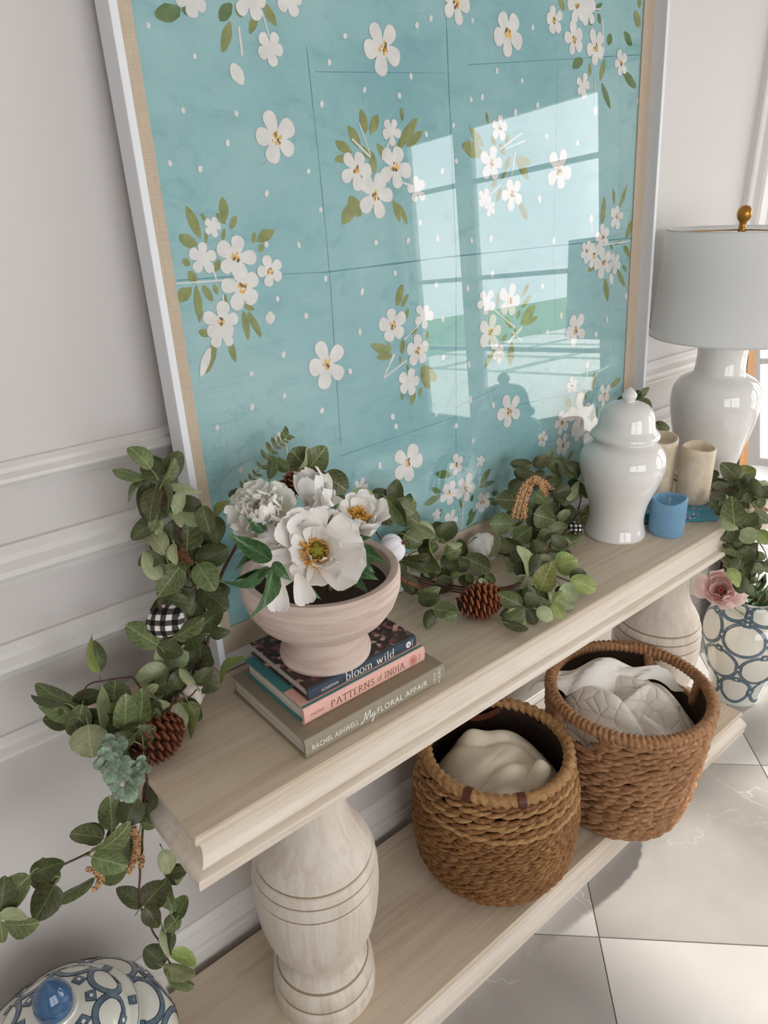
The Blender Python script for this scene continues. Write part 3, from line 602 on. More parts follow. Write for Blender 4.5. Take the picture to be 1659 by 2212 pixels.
b2 = book('book', .197, .429, .045, .208, .8322, .860, TEAL, PINK, 'pink-spined book with a teal cover in the middle of the stack')
b3 = book('book', .213, .420, .055, .216, .8602, .880, PHOTO, NAVY, 'dark floral book with a navy spine on top of the stack')
for o, pts in ((b2, None),):   # pink strip along the hinge of the teal cover
    MB().box(.197, .429, .0535, .098, .85995, .8602).build('cover_strip', PINK, o)
def spine_text(name, VF, x, y, z, m, e, rot=False):
    mb = MB()
    if rot: put(mb, VF, (x, y, z), (0, 0, 1), (-1, 0, 0))
    else: put(mb, VF, (x, y, z), (1, 0, 0), (0, 0, 1))
    o = mb.build(name, m, e); o['kind'] = 'stuff'; return o
yf = -.0004
V_, F_ = text_mesh('RACHEL ASHWELL', .0125, space=1.08); w_ = max(a for a, b in V_)
spine_text('lettering', ([(a*.083/w_, b) for a, b in V_], F_), .188, .018+yf, .8115, WHITEINK, b1)
V_, F_ = text_mesh('FLORAL AFFAIR', .0145, space=1.08); w_ = max(a for a, b in V_)
spine_text('lettering', ([(a*.103/w_, b) for a, b in V_], F_), .306, .018+yf, .811, WHITEINK, b1)
my = MB()
for st in ([(-.1, .1), (-.25, -.05), (-.1, -.12), (.15, .2), (.42, 1.0), (.46, .5), (.48, .05), (.72, .55), (.95, 1.02), (.98, .5), (1.0, .08), (1.1, .05), (1.2, .2)], [(1.25, .55), (1.22, .2), (1.3, .05), (1.42, .2), (1.55, .55), (1.5, .1), (1.35, -.45), (1.15, -.55), (1.2, -.35), (1.6, .1), (1.75, .25)]):
    put(my, ribbon([tuple(v.xy) for v in bez([Vector((a, b, 0)) for a, b in st], 60)], .10, .05), (.279, .018+yf, .8105), (.0145, 0, 0), (0, 0, .0145))
_o = my.build('lettering', WHITEINK, b1); _o['kind'] = 'stuff'
for tx, dz in (('CICO', 0), ('BOOKS', .0095)):
    V_, F_ = text_mesh(tx, .0085, 'CENTER'); spine_text('lettering', (V_, F_), .431+dz-.003, .018+yf, .816, WHITEINK, b1, True)
V_, F_, w_ = serif_mesh('PATTERNS', 1, .085, .05, .10); spine_text('lettering', ([(a*.083/w_, b*.0115) for a, b in V_], F_), .243, .045+yf, .8405, DARKINK, b2)
V_, F_, w_ = serif_mesh('of', 1, .085, .05, .06); spine_text('lettering', ([(a*.010/w_, b*.0075) for a, b in V_], F_), .3305, .045+yf, .8415, DARKINK, b2)
V_, F_, w_ = serif_mesh('INDIA', 1, .085, .05, .10); spine_text('lettering', ([(a*.042/w_, b*.0115) for a, b in V_], F_), .345, .045+yf, .8405, DARKINK, b2)
V_, F_ = text_mesh('CHITNIS', .0062, space=1.25); w_ = max(a for a, b in V_); spine_text('lettering', ([(a*.023/w_, b) for a, b in V_], F_), .2075, .045+yf, .8435, DARKINK, b2)
orn = MB()
for r0, r1 in ((.0078, .0071), (.005, .0035), (.002, .0)):
    put(orn, ([(c*math.cos(t*PI/12), c*1.1*math.sin(t*PI/12)) for t in range(24) for c in (r0, r1)], [(2*t, 2*((t+1) % 24), 2*((t+1) % 24)+1, 2*t+1) for t in range(24)]), (.404, .045+yf, .846), (1, 0, 0), (0, 0, 1))
_o = orn.build('printed_ornament', REDINK, b2); _o['kind'] = 'stuff'
V_, F_ = text_mesh('POTTER', .0034, 'CENTER'); spine_text('lettering', (V_, F_), .419, .045+yf, .846, REDINK, b2, True)
V_, F_, w_ = serif_mesh('bloom wild', 1, .115, .05, .05); spine_text('lettering', ([(a*.096/w_, b*.0098) for a, b in V_], F_), .279, .055+yf, .8630, WHITEINK, b3)
V_, F_ = text_mesh('ACKERMAN', .0068, space=1.2); w_ = max(a for a, b in V_); spine_text('lettering', ([(a*.030/w_, b) for a, b in V_], F_), .235, .055+yf, .8668, WHITEINK, b3)
lg = MB(); put(lg, ([(.0052*math.cos(t*PI/12), .0058*math.sin(t*PI/12)) for t in range(24)], [tuple(range(24))]), (.4035, .055+yf, .8706), (1, 0, 0), (0, 0, 1)); _o = lg.build('printed_emblem', WHITEINK, b3); _o['kind'] = 'stuff'
V_, F_ = text_mesh('A', .0085, 'CENTER'); spine_text('lettering', (V_, F_), .4035, .055+yf-.0003, .8676, NAVY, b3)
V_, F_ = text_mesh('ABRAMS', .0032, 'CENTER'); spine_text('lettering', (V_, F_), .4125, .055+yf, .8706, WHITEINK, b3, True)

# blue flowered book under the cream candles
BLUE = plain('blue_cover', rgb(66, 138, 160), .45, .4, var=.06, scale=60)
e = empty('book', (1.29, .12, .8), 'small blue book with printed pink flowers, lying under the cream candles', 'book')
A_ = Vector((1.205, .128, .8003)); B_ = Vector((1.350, .022, .8003)); ux = (B_-A_).normalized(); uy = Vector((-ux.y, ux.x, 0)); LB = (B_-A_).length
def bq(a, b, c): return A_+ux*a+uy*b+Vector((0, 0, c))
def obox(name, a0, a1, b0, b1_, c0, c1, m, par):
    V = [bq(a, b, c) for c in (c0, c1) for b in (b0, b1_) for a in (a0, a1)]
    return MB().add(V, [(0, 2, 3, 1), (4, 5, 7, 6), (0, 1, 5, 4), (2, 6, 7, 3), (0, 4, 6, 2), (1, 3, 7, 5)]).build(name, m, par)
bevel(obox('cover_board', 0, LB, .003, .115, 0, .0022, BLUE, e), .0008); bevel(obox('cover_board', 0, LB, .003, .115, .0258, .028, BLUE, e), .0008)
bevel(obox('spine', 0, LB, 0, .0045, .0002, .0278, BLUE, e), .0015, 3); obox('pages', .003, LB-.003, .004, .111, .0022, .0258, PAGES, e)
FPK = plain('printed_pink', rgb(224, 128, 150), .5); FDK = plain('printed_leaf', rgb(40, 56, 52), .5); FGO = plain('printed_gold', rgb(168, 140, 92), .5); FPP = plain('printed_pale_pink', rgb(236, 180, 188), .5)
fm = MB(); random.seed(5)
for cx_ in (.018, .108):
    for i in range(34):
        a = random.gauss(cx_, .011); c = random.gauss(.0145, .0045); q = random.random(); rr = random.uniform(.0009, .0024)
        if not (.002 < c < .026 and .002 < a < LB-.03 or cx_ < .05 and 0.002 < c < .026 and a > .002): continue
        n_ = 7; el = (1, 1) if q > .5 else (.5, 1.6); th = random.uniform(0, 3)
        V = [bq(a+rr*(el[0]*math.cos(t*6.283/n_)*math.cos(th)-el[1]*math.sin(t*6.283/n_)*math.sin(th)), -.0004-.00002*i, c+rr*(el[0]*math.cos(t*6.283/n_)*math.sin(th)+el[1]*math.sin(t*6.283/n_)*math.cos(th))) for t in range(n_)]
        fm.add(V, [tuple(range(n_))], 0 if q > .7 else (2 if q > .5 else 1))
for t in range(20):
    a0, a1 = t*PI/10, (t+1)*PI/10
    fm.add([bq(.148+r*.9*math.cos(a), -.0005, .0145+r*.75*math.sin(a)) for a in (a0, a1) for r in (.0098, .0088)], [(0, 1, 3, 2)], 3)
_o = fm.build('printed_flowers', [FPK, FDK, FPP, FGO], e); _o['kind'] = 'stuff'
fm = MB()
for i in range(60):
    a, b = random.uniform(.005, LB-.005), random.uniform(.008, .11); rr = random.uniform(.0015, .004); n_ = 7
    fm.add([bq(a+rr*math.cos(t*6.283/n_), b+rr*math.sin(t*6.283/n_), .0282+.00001*i) for t in range(n_)], [tuple(range(n_))], i % 3)
_o = fm.build('printed_flowers', [FPK, FDK, FPP], e); _o['kind'] = 'stuff'

# ------------------------------------------------------------------ pedestal bowl
CLAY = NT('raw_pink_clay', .85, .2); _c = CLAY.coord(); _b = CLAY.noise(CLAY.map(_c, (6, 6, 60)), 1.5, 6, .6, .5)
CLAY.col(CLAY.ramp(_b, [(0.3, rgb(186, 164, 152)), (0.5, rgb(204, 184, 172)), (0.7, rgb(218, 202, 192))])); CLAY.bump(_b, .35, .0015); CLAY = CLAY.m
SOIL = plain('dark_soil', rgb(52, 34, 24), .95, var=.5, scale=160, bump=.8)
BX, BY, BZ = .291, .120, .8802
bowl = empty('pedestal_bowl', (BX, BY, BZ), 'rough pink clay footed bowl planted with white peonies', 'bowl')
MB().lathe([(.069, 0), (.070, .004), (.0695, .010), (.066, .016), (.060, .026), (.055, .035), (.0525, .044), (.053, .050)], 64, (BX, BY, BZ)).build('foot', CLAY, bowl, True, 35)
outer = [(.053, .0495), (.066, .052), (.083, .060), (.098, .073), (.109, .090), (.1155, .108), (.1175, .118), (.1168, .124), (.1178, .130), (.1172, .139), (.1145, .1435), (.108, .144), (.1035, .142), (.1015, .135), (.098, .112), (.088, .090), (.070, .076), (.04, .07), (.001, .069)]
MB().lathe(outer, 72, (BX, BY, BZ), True, True).build('basin', CLAY, bowl, True, 35)
MB().lathe([(.0985, .113), (.07, .117), (.035, .119), (.001, .120)], 40, (BX, BY, BZ), False, True).build('soil', SOIL, bowl, True)

# ------------------------------------------------------------------ white ginger jar, lamp, candles, marble disc
JX, JY = 1.122, .151
jar = empty('ginger_jar', (JX, JY, TT), 'glossy white lidded ginger jar standing beside the blue candle', 'jar')
MB().lathe(smoothprof([(.066, 0), (.0672, .004), (.0655, .012), (.0612, .03), (.0605, .05), (.064, .075), (.072, .1), (.0815, .125), (.0895, .152), (.0918, .172), (.0885, .192), (.078, .209), (.066, .218), (.061, .2225), (.060, .23)], 70), 64, (JX, JY, TT+.0005)).build('body', CERAM, jar, True, 50)
lid = MB().lathe(smoothprof([(.060, .2285), (.069, .2275), (.0722, .2315), (.0715, .238), (.066, .2445), (.061, .251), (.059, .262), (.0565, .277), (.049, .291), (.036, .3005), (.02, .305), (.012, .3065)], 60)+[(.0115, .309), (.0135, .312), (.0158, .317), (.0152, .322), (.011, .328), (.005, .333), (.0008, .336)], 64, (JX, JY, TT+.0005)).build('lid', CERAM, jar, True, 50)
LX, LY = 1.61, .197
lamp = empty('table_lamp', (LX, LY, TT), 'white ceramic table lamp with a pale drum shade and gold finial', 'lamp')
GOLD = plain('aged_brass', rgb(176, 128, 62), .3, .5, metal=1.0, var=.2, scale=80)
SHADE = NT('linen_shade', .9, .1); _c = SHADE.coord(); _b = SHADE.mix(.5, SHADE.noise(SHADE.map(_c, (900, 900, 40)), 1.2, 2, out='Color'), SHADE.noise(SHADE.map(_c, (60, 60, 900)), 1.2, 2, out='Color'))
SHADE.col(SHADE.ramp(_b, [(0.3, rgb(240, 241, 246)), (0.7, rgb(249, 249, 252))])); SHADE.bump(_b, .15, .0004)
_t = SHADE.node('ShaderNodeBsdfTranslucent'); _t.inputs[0].default_value = rgb(246, 246, 242); _m = SHADE.node('ShaderNodeMixShader'); _m.inputs[0].default_value = .5
SHADE.l.new(SHADE.b.outputs[0], _m.inputs[1]); SHADE.l.new(_t.outputs[0], _m.inputs[2]); SHADE.l.new(_m.outputs[0], SHADE.out.inputs[0]); SHADE = SHADE.m
MB().lathe(smoothprof([(.076, 0), (.078, .006), (.074, .02), (.079, .05), (.09, .1), (.1005, .145), (.1085, .19), (.1095, .215), (.1055, .24), (.094, .26), (.076, .272), (.064, .279), (.0605, .29), (.0590, .32), (.0605, .35), (.064, .365), (.06, .368), (.02, .369)], 90), 64, (LX, LY, TT+.0005)).build('ceramic_base', CERAM, lamp, True, 50)
MB().lathe([(.008, .368), (.008, .42), (.017, .425), (.017, .46), (.006, .465)], 20, (LX, LY, TT)).build('socket', GOLD, lamp, True, 40)
sh = MB().lathe([(.181, .372), (.1665, .625), (.1645, .625), (.179, .372)], 80, (LX, LY, TT), False, False)
n_ = 80; sh.F += [(3*n_+j, 3*n_+(j+1) % n_, (j+1) % n_, j) for j in range(n_)]; sh.mi += [0]*n_
shade = sh.build('shade', SHADE, lamp, True, 40)
for r, z in ((.1812, .374), (.1668, .624)):
    MB().tube([(LX+r*math.cos(t*PI/40), LY+r*math.sin(t*PI/40), TT+z) for t in range(81)], .0016, 6).build('shade_rim', SHADE, shade, True)
sp = MB()
for a in (0.4, 0.4+2*PI/3, 0.4+4*PI/3): sp.tube([(LX, LY, TT+.622), (LX+.166*math.cos(a), LY+.166*math.sin(a), TT+.622)], .0014, 6)
for s_ in (-1, 1): sp.tube(bez([(LX, LY+s_*.02, TT+.43), (LX, LY+s_*.055, TT+.50), (LX, LY+s_*.045, TT+.58), (LX, LY, TT+.622)], 20), .0018, 6)
sp.build('harp', GOLD, lamp, True)
MB().lathe([(.009, .618), (.0105, .621), (.0085, .626), (.0075, .634), (.0085, .640), (.012, .643), (.0155, .650), (.0168, .658), (.015, .667), (.009, .674), (.001, .676)], 28, (LX, LY, TT)).build('finial', GOLD, lamp, True, 50)
MARB = m_tile('white_marble', rgb(222, 222, 219), rgb(236, 236, 234), rgb(200, 200, 198))
tag(MB().lathe([(.058, 0), (.061, .003), (.061, .026), (.0595, .028), (.055, .0275), (.001, .0275)], 48, (1.655, .062, TT+.0005)).build('marble_disc', MARB, None, True, 30), 'round white marble disc lying on the console beside the lamp', 'stand')
def wax(nm, c):
    k = NT(nm, .45, .4); co = k.coord(); z = k.sep(co)[2]
    k.b.inputs['Subsurface Weight'].default_value = .35; k.b.inputs['Subsurface Radius'].default_value = (.012, .008, .005); k.b.inputs['Subsurface Scale'].default_value = .6
    nz = k.noise(co, 38, 6, .7); k.col(k.ramp(nz, [(0.3, c[0]), (0.7, c[1])])); k.bump(nz, .2, .001); return k.m
def candle(name, x, y, z, r, h, m, label, grp, dip=.012, ph=0.0, wick=False, lump=.05):
    e = empty(name, (x, y, z), label, 'candle', grp); seg = 56
    def top(a): return h+dip*(.5*math.sin(a+ph)+.35*math.sin(2*a+ph*1.7)+.15*math.sin(3*a))*.5
    mb = MB(); rings = []
    for f in (0, .02, .1, .3, .5, .7, .85, .94, .985): rings.append([(x+r*(1 if f > .01 else .985)*(1+lump*.12*math.sin(7*a+9*f)+(.0 if f < .98 else -.02))*math.cos(a), y+r*(1+lump*.12*math.sin(5*a+4*f))*math.sin(a), z+top(a)*f) for a in (2*PI*j/seg for j in range(seg))])
    for q, dz in ((.97, .0), (.92, .001), (.86, -.001), (.80, -.006), (.72, -.012), (.5, -.015), (.2, -.0155), (.01, -.0155)): rings.append([(x+r*q*math.cos(a), y+r*q*math.sin(a), z+(top(a) if q > .75 else h-.003)+dz) for a in (2*PI*j/seg for j in range(seg))])
    mb.loft(rings).build('wax_body', m, e, True, 60)
    if wick: MB().tube([(x, y, z+h-.02), (x+.001, y, z+h-.008), (x+.003, y+.001, z+h)], .0012, 6).build('wick', plain('wick_cotton', rgb(206, 204, 190), .9), e)
    return e
WAXB = wax('blue_wax', (rgb(108, 154, 186), rgb(124, 168, 198))); WAXC = wax('cream_wax', (rgb(204, 184, 156), rgb(230, 216, 194)))
p_ = onz(1437, 1148, TT); candle('pillar_candle', p_.x, p_.y, TT+.0003, .0385, .0815, WAXB, 'short sky blue pillar candle standing in front of the blue book', None, .014, 2.2, True)
candle('pillar_candle', 1.358, .098, TT+.0288, .038, .134, WAXC, 'tall cream pillar candle on the blue book, standing clear of the ginger jar', None, .010, .5)
candle('pillar_candle', 1.330, .182, TT+.0003, .042, .172, WAXC, 'tall cream pillar candle partly behind the ginger jar', None, .014, 1.2)
# ------------------------------------------------------------------ baskets
def m_rope(nm, a, b, c):
    k = NT(nm, .7, .25); co = k.coord(); f = k.noise(co, 90, 4, .65); g_ = k.noise(co, 9, 3)
    col = k.ramp(f, [(0.25, a), (0.5, b), (0.75, c)]); k.col(k.mix(k.ramp(g_, [(0.35, (0, 0, 0, 1)), (0.7, (.5, .5, .5, 1))]), col, a)); k.bump(f, .5, .0015); return k.m
ROPE1 = m_rope('seagrass', rgb(104, 70, 40), rgb(146, 104, 64), rgb(182, 140, 96)); ROPE1L = m_rope('pale_seagrass', rgb(138, 100, 60), rgb(178, 138, 92), rgb(208, 172, 128))
ROPE2 = m_rope('water_hyacinth', rgb(122, 84, 54), rgb(172, 128, 90), rgb(208, 170, 132)); DARKIN = plain('basket_shadow_side', rgb(48, 30, 17), .9, var=.3, scale=60)  # dark brown inner shell: shade of the weave gaps put into colour
LEATHER = plain('brown_leather', rgb(92, 48, 32), .5, .4, var=.15, scale=60)
def rz(prof, z):
    for (r0, z0), (r1, z1) in zip(prof, prof[1:]):
        if z0 <= z <= z1: return r0+(r1-r0)*(z-z0)/(z1-z0)
    return prof[-1][0] if z > prof[-1][1] else prof[0][0]
def strand(mb, c, z, R, a0, da, th, zh, slant, jit):
    """one lens-shaped strand of a twined row, following the wall"""
    n = 7; rings = []
    for i in range(n):
        t = i/(n-1); a = a0+da*(t-.5); s_ = math.sin(PI*min(max(t, .02), .98))**.55; cz = z+slant*(t-.5); cr = R+th*(.35+.65*math.sin(PI*t))*.55
        rings.append([(c[0]+(cr+th*s_*.55*math.cos(q))*math.cos(a), c[1]+(cr+th*s_*.55*math.cos(q))*math.sin(a), cz+zh*s_*.5*math.sin(q)*jit) for q in (k*PI/3 for k in range(6))])
    mb.loft(rings)
def woven(name, c, prof, rows, N, th, m, e, z0, z1, gaps=None, over=1.35, slantk=.7, mfun=None):
    dz = (z1-z0)/rows
    for i in range(rows):
        z = z0+dz*(i+.5); R = rz(prof, z); mb = MB(); N_ = N+random.randint(-2, 2); ph_ = random.random()
        for j in range(N_):
            a = 2*PI*(j+ph_+random.uniform(-.16, .16))/N_
            if gaps and any(abs((a-g0+PI) % (2*PI)-PI) < gw and z > gz for g0, gw, gz in gaps): continue
            strand(mb, c, z+random.uniform(-.1, .1)*dz, R, a, 2*PI/N_*over*random.uniform(.92, 1.1), th, dz*.84, dz*slantk*(1 if i % 3 else .6), random.uniform(.85, 1.15))
        o = mb.build('woven_row', (mfun(i, rows) if mfun else m), e, True); o['kind'] = 'stuff'
def wrapped_rim(c, R, z, r, turns, m, e, name='rim', amp=.22, skew=2.0):
    n = turns*5; mb = MB(); rings = []
    for j in range(n):
        a = 2*PI*j/n; row = []
        for q in range(8):
            b = 2*PI*q/8; w = 1-amp+amp*abs(math.sin(PI*((j/5.0)+q*skew/8)))**.6*1.6
            zz = z(a) if callable(z) else z
            row.append((c[0]+(R+r*w*math.cos(b))*math.cos(a), c[1]+(R+r*w*math.cos(b))*math.sin(a), zz+r*w*math.sin(b)))
        rings.append(row)
    rings.append(rings[0]); mb.loft(rings, True, False, False); return mb.build(name, m, e, True)
random.seed(11)
# --- seagrass belly basket with leather loops
C1 = (.752, .158); P1 = [(.135, ST), (.158, ST+.02), (.176, .13), (.184, .19), (.185, .24), (.179, .30), (.169, .35), (.160, .385)]
bk = empty('storage_basket', (C1[0], C1[1], ST), 'round-bellied seagrass basket with brown leather loops, holding a plain cream throw', 'basket')
woven('r', C1, [(r-.006, z) for r, z in P1], 24, 46, .013, ROPE1, bk, ST+.004, .295, None, 1.55, .62)
woven('r', C1, [(r-.006, z) for r, z in P1], 6, 34, .014, ROPE1L, bk, .295, .382, None, 1.7, .8, lambda i, n: ROPE1L if i % 2 == 0 else ROPE1)
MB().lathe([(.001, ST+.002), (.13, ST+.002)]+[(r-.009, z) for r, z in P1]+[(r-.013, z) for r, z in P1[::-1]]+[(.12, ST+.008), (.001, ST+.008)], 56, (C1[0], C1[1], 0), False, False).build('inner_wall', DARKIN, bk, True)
wrapped_rim(C1, .157, .391, .0125, 50, ROPE1L, bk, amp=.34)
def loop(c, R, z, a, r, w, e):
    mb = MB(); rings = []
    for i in range(15):
        b = -2.3+4.6*i/14; rr = R+r*math.cos(b); zz = z+r*math.sin(b)
        rings.append([(c[0]+rr2*math.cos(a+s_*w/R), c[1]+rr2*math.sin(a+s_*w/R), zz2) for s_, rr2, zz2 in ((-.5, rr, zz), (.5, rr, zz), (.5, R+(r-.002)*math.cos(b), z+(r-.002)*math.sin(b)), (-.5, R+(r-.002)*math.cos(b), z+(r-.002)*math.sin(b)))])
    mb.loft(rings).build('leather_loop', LEATHER, e)
def ang_px(c, x, y, z): p = onz(x, y, z); return math.atan2(p.y-c[1], p.x-c[0])
aA = ang_px(C1, 1022, 1700, .391); aB = ang_px(C1, 1115, 1706, .391)
for a in (aA, aB): loop(C1, .157, .391, a, .0155, .016, bk)
aC = math.atan2(.10, .06)
st = MB(); rings = []
for i in range(17):
    t = i/16; a = aC+.36-(t*.72); dz = -.012+.05*math.sin(PI*t)*-.2
    rr = .157-.0165-.004*math.sin(PI*t); rings.append([(C1[0]+q*math.cos(a), C1[1]+q*math.sin(a), .375+h-.020*math.sin(PI*t)) for q, h in ((rr, 0), (rr, .017), (rr-.0025, .017), (rr-.0025, 0))])
st.loft(rings).build('leather_handle', LEATHER, bk)
for a in (aC+.33, aC-.33): loop(C1, .157, .391, a, .0155, .016, bk)
# --- tall water hyacinth basket with cut-out handles
C2 = (1.122, .064); P2 = [(.138, ST), (.150, ST+.02), (.163, .15), (.174, .24), (.183, .33), (.188, .40)]
bk2 = empty('storage_basket', (C2[0], C2[1], ST), 'tall straight woven basket with cut-out handles, holding a white quilted coverlet', 'basket')
gF = ang_px(C2, 1255, 1560, .39); gaps = [(gF, .36, .345), (gF+PI, .36, .345)]
woven('r', C2, [(r-.006, z) for r, z in P2], 19, 28, .018, ROPE2, bk2, ST+.004, .402, gaps, 1.75, .72)
inner = MB(); seg = 120; rg = []
for r, z in [(r-.010, z) for r, z in P2[:5]]+[(.1775, .345)]: rg.append([(C2[0]+r*math.cos(2*PI*j/seg), C2[1]+r*math.sin(2*PI*j/seg), z) for j in range(seg)])
inner.loft(rg, True, True, False)
for j in range(seg):
    a0, a1 = 2*PI*j/seg, 2*PI*(j+1)/seg; am = (a0+a1)/2
    if any(abs((am-g0+PI) % (2*PI)-PI) < gw for g0, gw, gz in gaps): continue
    inner.add([(C2[0]+r*math.cos(a), C2[1]+r*math.sin(a), z) for a, r, z in ((a0, .1775, .345), (a1, .1775, .345), (a1, .182, .402), (a0, .182, .402))], [(0, 1, 2, 3)])
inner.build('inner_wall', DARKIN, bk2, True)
wrapped_rim(C2, .186, .411, .0135, 92, ROPE2, bk2, amp=.26, skew=.8)
for g0 in (gF, gF+PI):
    for s_ in (-1, 1):
        a = g0+s_*.37; MB().tube([(C2[0]+.181*math.cos(a+s_*.03*t), C2[1]+.181*math.sin(a+s_*.03*t), .345+.03*t) for t in (-.3, .3, 1, 1.8, 2.2)], [.012, .0135, .0125, .0135, .012], 8).build('handle_post', ROPE2, bk2, True)
# --- throws: cloth heaps built as folded height fields
def cloth_mat(nm, c, quilt=False):
    k = NT(nm, .85, .2); co = k.coord(); f = k.noise(co, 500, 2); k.col(c)
    if quilt:
        v = k.voro(k.map(co, (1, 1, 1)), 26, 'DISTANCE_TO_EDGE'); h = k.ramp(v, [(0.0, (0, 0, 0, 1)), (0.06, (.6, .6, .6, 1)), (0.25, (1, 1, 1, 1))]); k.bump(h, .7, .004)
    else: k.bump(f, .2, .0006)
    return k.m
THROW = cloth_mat('cream_cotton', rgb(238, 228, 208)); QUILT = cloth_mat('white_quilting', rgb(238, 233, 222), True); COVER = cloth_mat('white_cotton', rgb(244, 240, 233))
def heap(c, R, zf, n=44):
    V = []; F = []; m_ = 2*n
    for i in range(n+1):
        for j in range(m_):
            q = R*i/n; a = 2*PI*j/m_; x, y = q*math.cos(a), q*math.sin(a); V.append((c[0]+x, c[1]+y, zf(x, y, q/R)))
    for i in range(n):
        for j in range(m_):
            a = i*m_+j; b = i*m_+(j+1) % m_; F.append((a, b, b+m_, a+m_))
    return V, F
def z1f(x, y, q):
    u = x*.75+y*.66; v = -x*.66+y*.75
    f = .016-.024*(1-abs(math.sin(u*16+1.1*math.sin(v*13)+.6)))**3-.016*(1-abs(math.sin(u*23-v*9+.8*math.sin(v*22)+2.0)))**4+.008*abs(math.sin(v*24+u*15))
    return .292+.062*(1-q**2.4)+f*(1-q**5)-.02*max(0, v/.14)+.018*mnoise.noise(Vector((x*14, y*14, 2)))+.03*math.exp(-((x-.02)**2+(y-.1)**2)/.0016)
V, F = heap(C1, .149, z1f); th_ = mesh('throw_blanket', V, F, THROW, None, True); tag(th_, 'crumpled cream cotton throw stuffed in the round-bellied basket', 'blanket')
tip = MB(); pt = onz(1165, 1650, .385)
rings = []
for i in range(10):
    t = i/9; cpt = Vector((pt.x-.03+.035*t, pt.y-.012+.004*t, .325+.062*t)); r = (.030-.013*t)*(1 if i < 9 else .5)
    rings.append([(cpt.x+r*(1+.12*math.sin(3*b+t*4))*math.cos(b), cpt.y+r*(1+.12*math.sin(2*b))*math.sin(b), cpt.z+.35*r*math.sin(b)) for b in (k*PI/7 for k in range(14))])
o = tip.loft(rings).build('corner_tip', THROW, th_, True)
def z2f(x, y, q):
    u = x*.7-y*.71; v = x*.71+y*.7
    f = .02-.03*(1-abs(math.sin(v*14+1.1*math.sin(u*12))))**3-.02*(1-abs(math.sin(u*22+v*9+.4)))**4+.012*abs(math.sin(u*17+v*28))
    return .315+.055*(1-q**3)+f*(1-q**6)+.02*mnoise.noise(Vector((x*11, y*11, 5)))+.03*(y/.17)*(1-q**4)
V, F = heap(C2, .166, z2f, 48); ql = mesh('quilt', V, F, QUILT, None, True); tag(ql, 'white quilted coverlet folded inside the tall woven basket', 'blanket')
# folded-over plain border of the coverlet, a thick rolled sheet over the heap
def fold(pts_px, zs, wdir, width, m, name, par, ny=26, nx=14, thick=.006):
    path = bez([onz(x, y, z) for (x, y), z in zip(pts_px, zs)], ny); mb = MB(); n = len(path); top = []; bot = []
    for i, p in enumerate(path):
        r0 = []; r1 = []
        for j in range(nx+1):
            s_ = j/nx; b = p+Vector(wdir)*width*(s_-.5)
            b.z += .012*math.sin(9*s_+i*.35)-.03*(2*s_-1)**2-.012*(1-abs(math.sin(11*s_+i*.22)))**3; r0.append(b); r1.append(b-Vector((0, 0, thick)))
        top.append(r0); bot.append(r1[::-1])
    mb.loft([a+b for a, b in zip(top, bot)]); o = mb.build(name, m, par, True, 60); return o
fold([(1215, 1480), (1270, 1450), (1340, 1430), (1410, 1440)], [.40, .425, .43, .415], (.55, -.84, -.15), .16, COVER, 'folded_border', ql)
fold([(1310, 1530), (1370, 1500), (1420, 1490), (1440, 1530)], [.385, .40, .395, .37], (.5, -.85, -.2), .10, QUILT, 'quilt_flap', ql)

# ------------------------------------------------------------------ blue and white porcelain
PORC = plain('porcelain', rgb(226, 226, 216), .07, .5, coat=.5); PBL = plain('cobalt_wash', rgb(98, 120, 136), .12, .5, var=.3, scale=90, coat=.4); PDK = plain('cobalt_line', rgb(36, 54, 74), .12, .5, coat=.4)
KNOB = plain('blue_glazed_knob', rgb(48, 92, 132), .05, .5, var=.3, scale=40, coat=.6)
class Surf:
    def __init__(s, prof, c):
        s.c = c; s.p = prof; s.s = [0]
        for (r0, z0), (r1, z1) in zip(prof, prof[1:]): s.s.append(s.s[-1]+math.hypot(r1-r0, z1-z0))
    def at(s, q, a, off):
        q = min(max(q, 0.0), s.s[-1]-1e-6)
        for i in range(len(s.s)-1):
            if s.s[i] <= q <= s.s[i+1]:
                t = (q-s.s[i])/max(1e-9, s.s[i+1]-s.s[i]); (r0, z0), (r1, z1) = s.p[i], s.p[i+1]; r = r0+(r1-r0)*t; z = z0+(z1-z0)*t
                d = math.hypot(r1-r0, z1-z0); nr, nz = (z1-z0)/d, -(r1-r0)/d
                r += nr*off; z += nz*off
                return Vector((s.c[0]+r*math.cos(a), s.c[1]+r*math.sin(a), s.c[2]+z))
    def r(s, q):
        p = s.at(q, 0, 0); return p.x-s.c[0]
def paint_strip(sf, mb, pts, w, off, mi):
    """pts in (s along profile, angle); closed band of width w metres"""
    V = []; n = len(pts)
    for i in range(n):
        (q0, a0), (q1, a1) = pts[(i-1) % n], pts[(i+1) % n]; q, a = pts[i]; R = max(sf.r(q), .01)
        t = Vector((q1-q0, (a1-a0)*R)); t = t.normalized() if t.length > 1e-9 else Vector((1, 0)); nn = Vector((-t.y, t.x))*w/2
        for s_ in (1, -1): V.append(sf.at(q+nn.x*s_, a+nn.y*s_/R, off))
    F = [(2*i, 2*i+1, 2*((i+1) % n)+1, 2*((i+1) % n)) for i in range(n)]
    mb.add(V, F, mi)
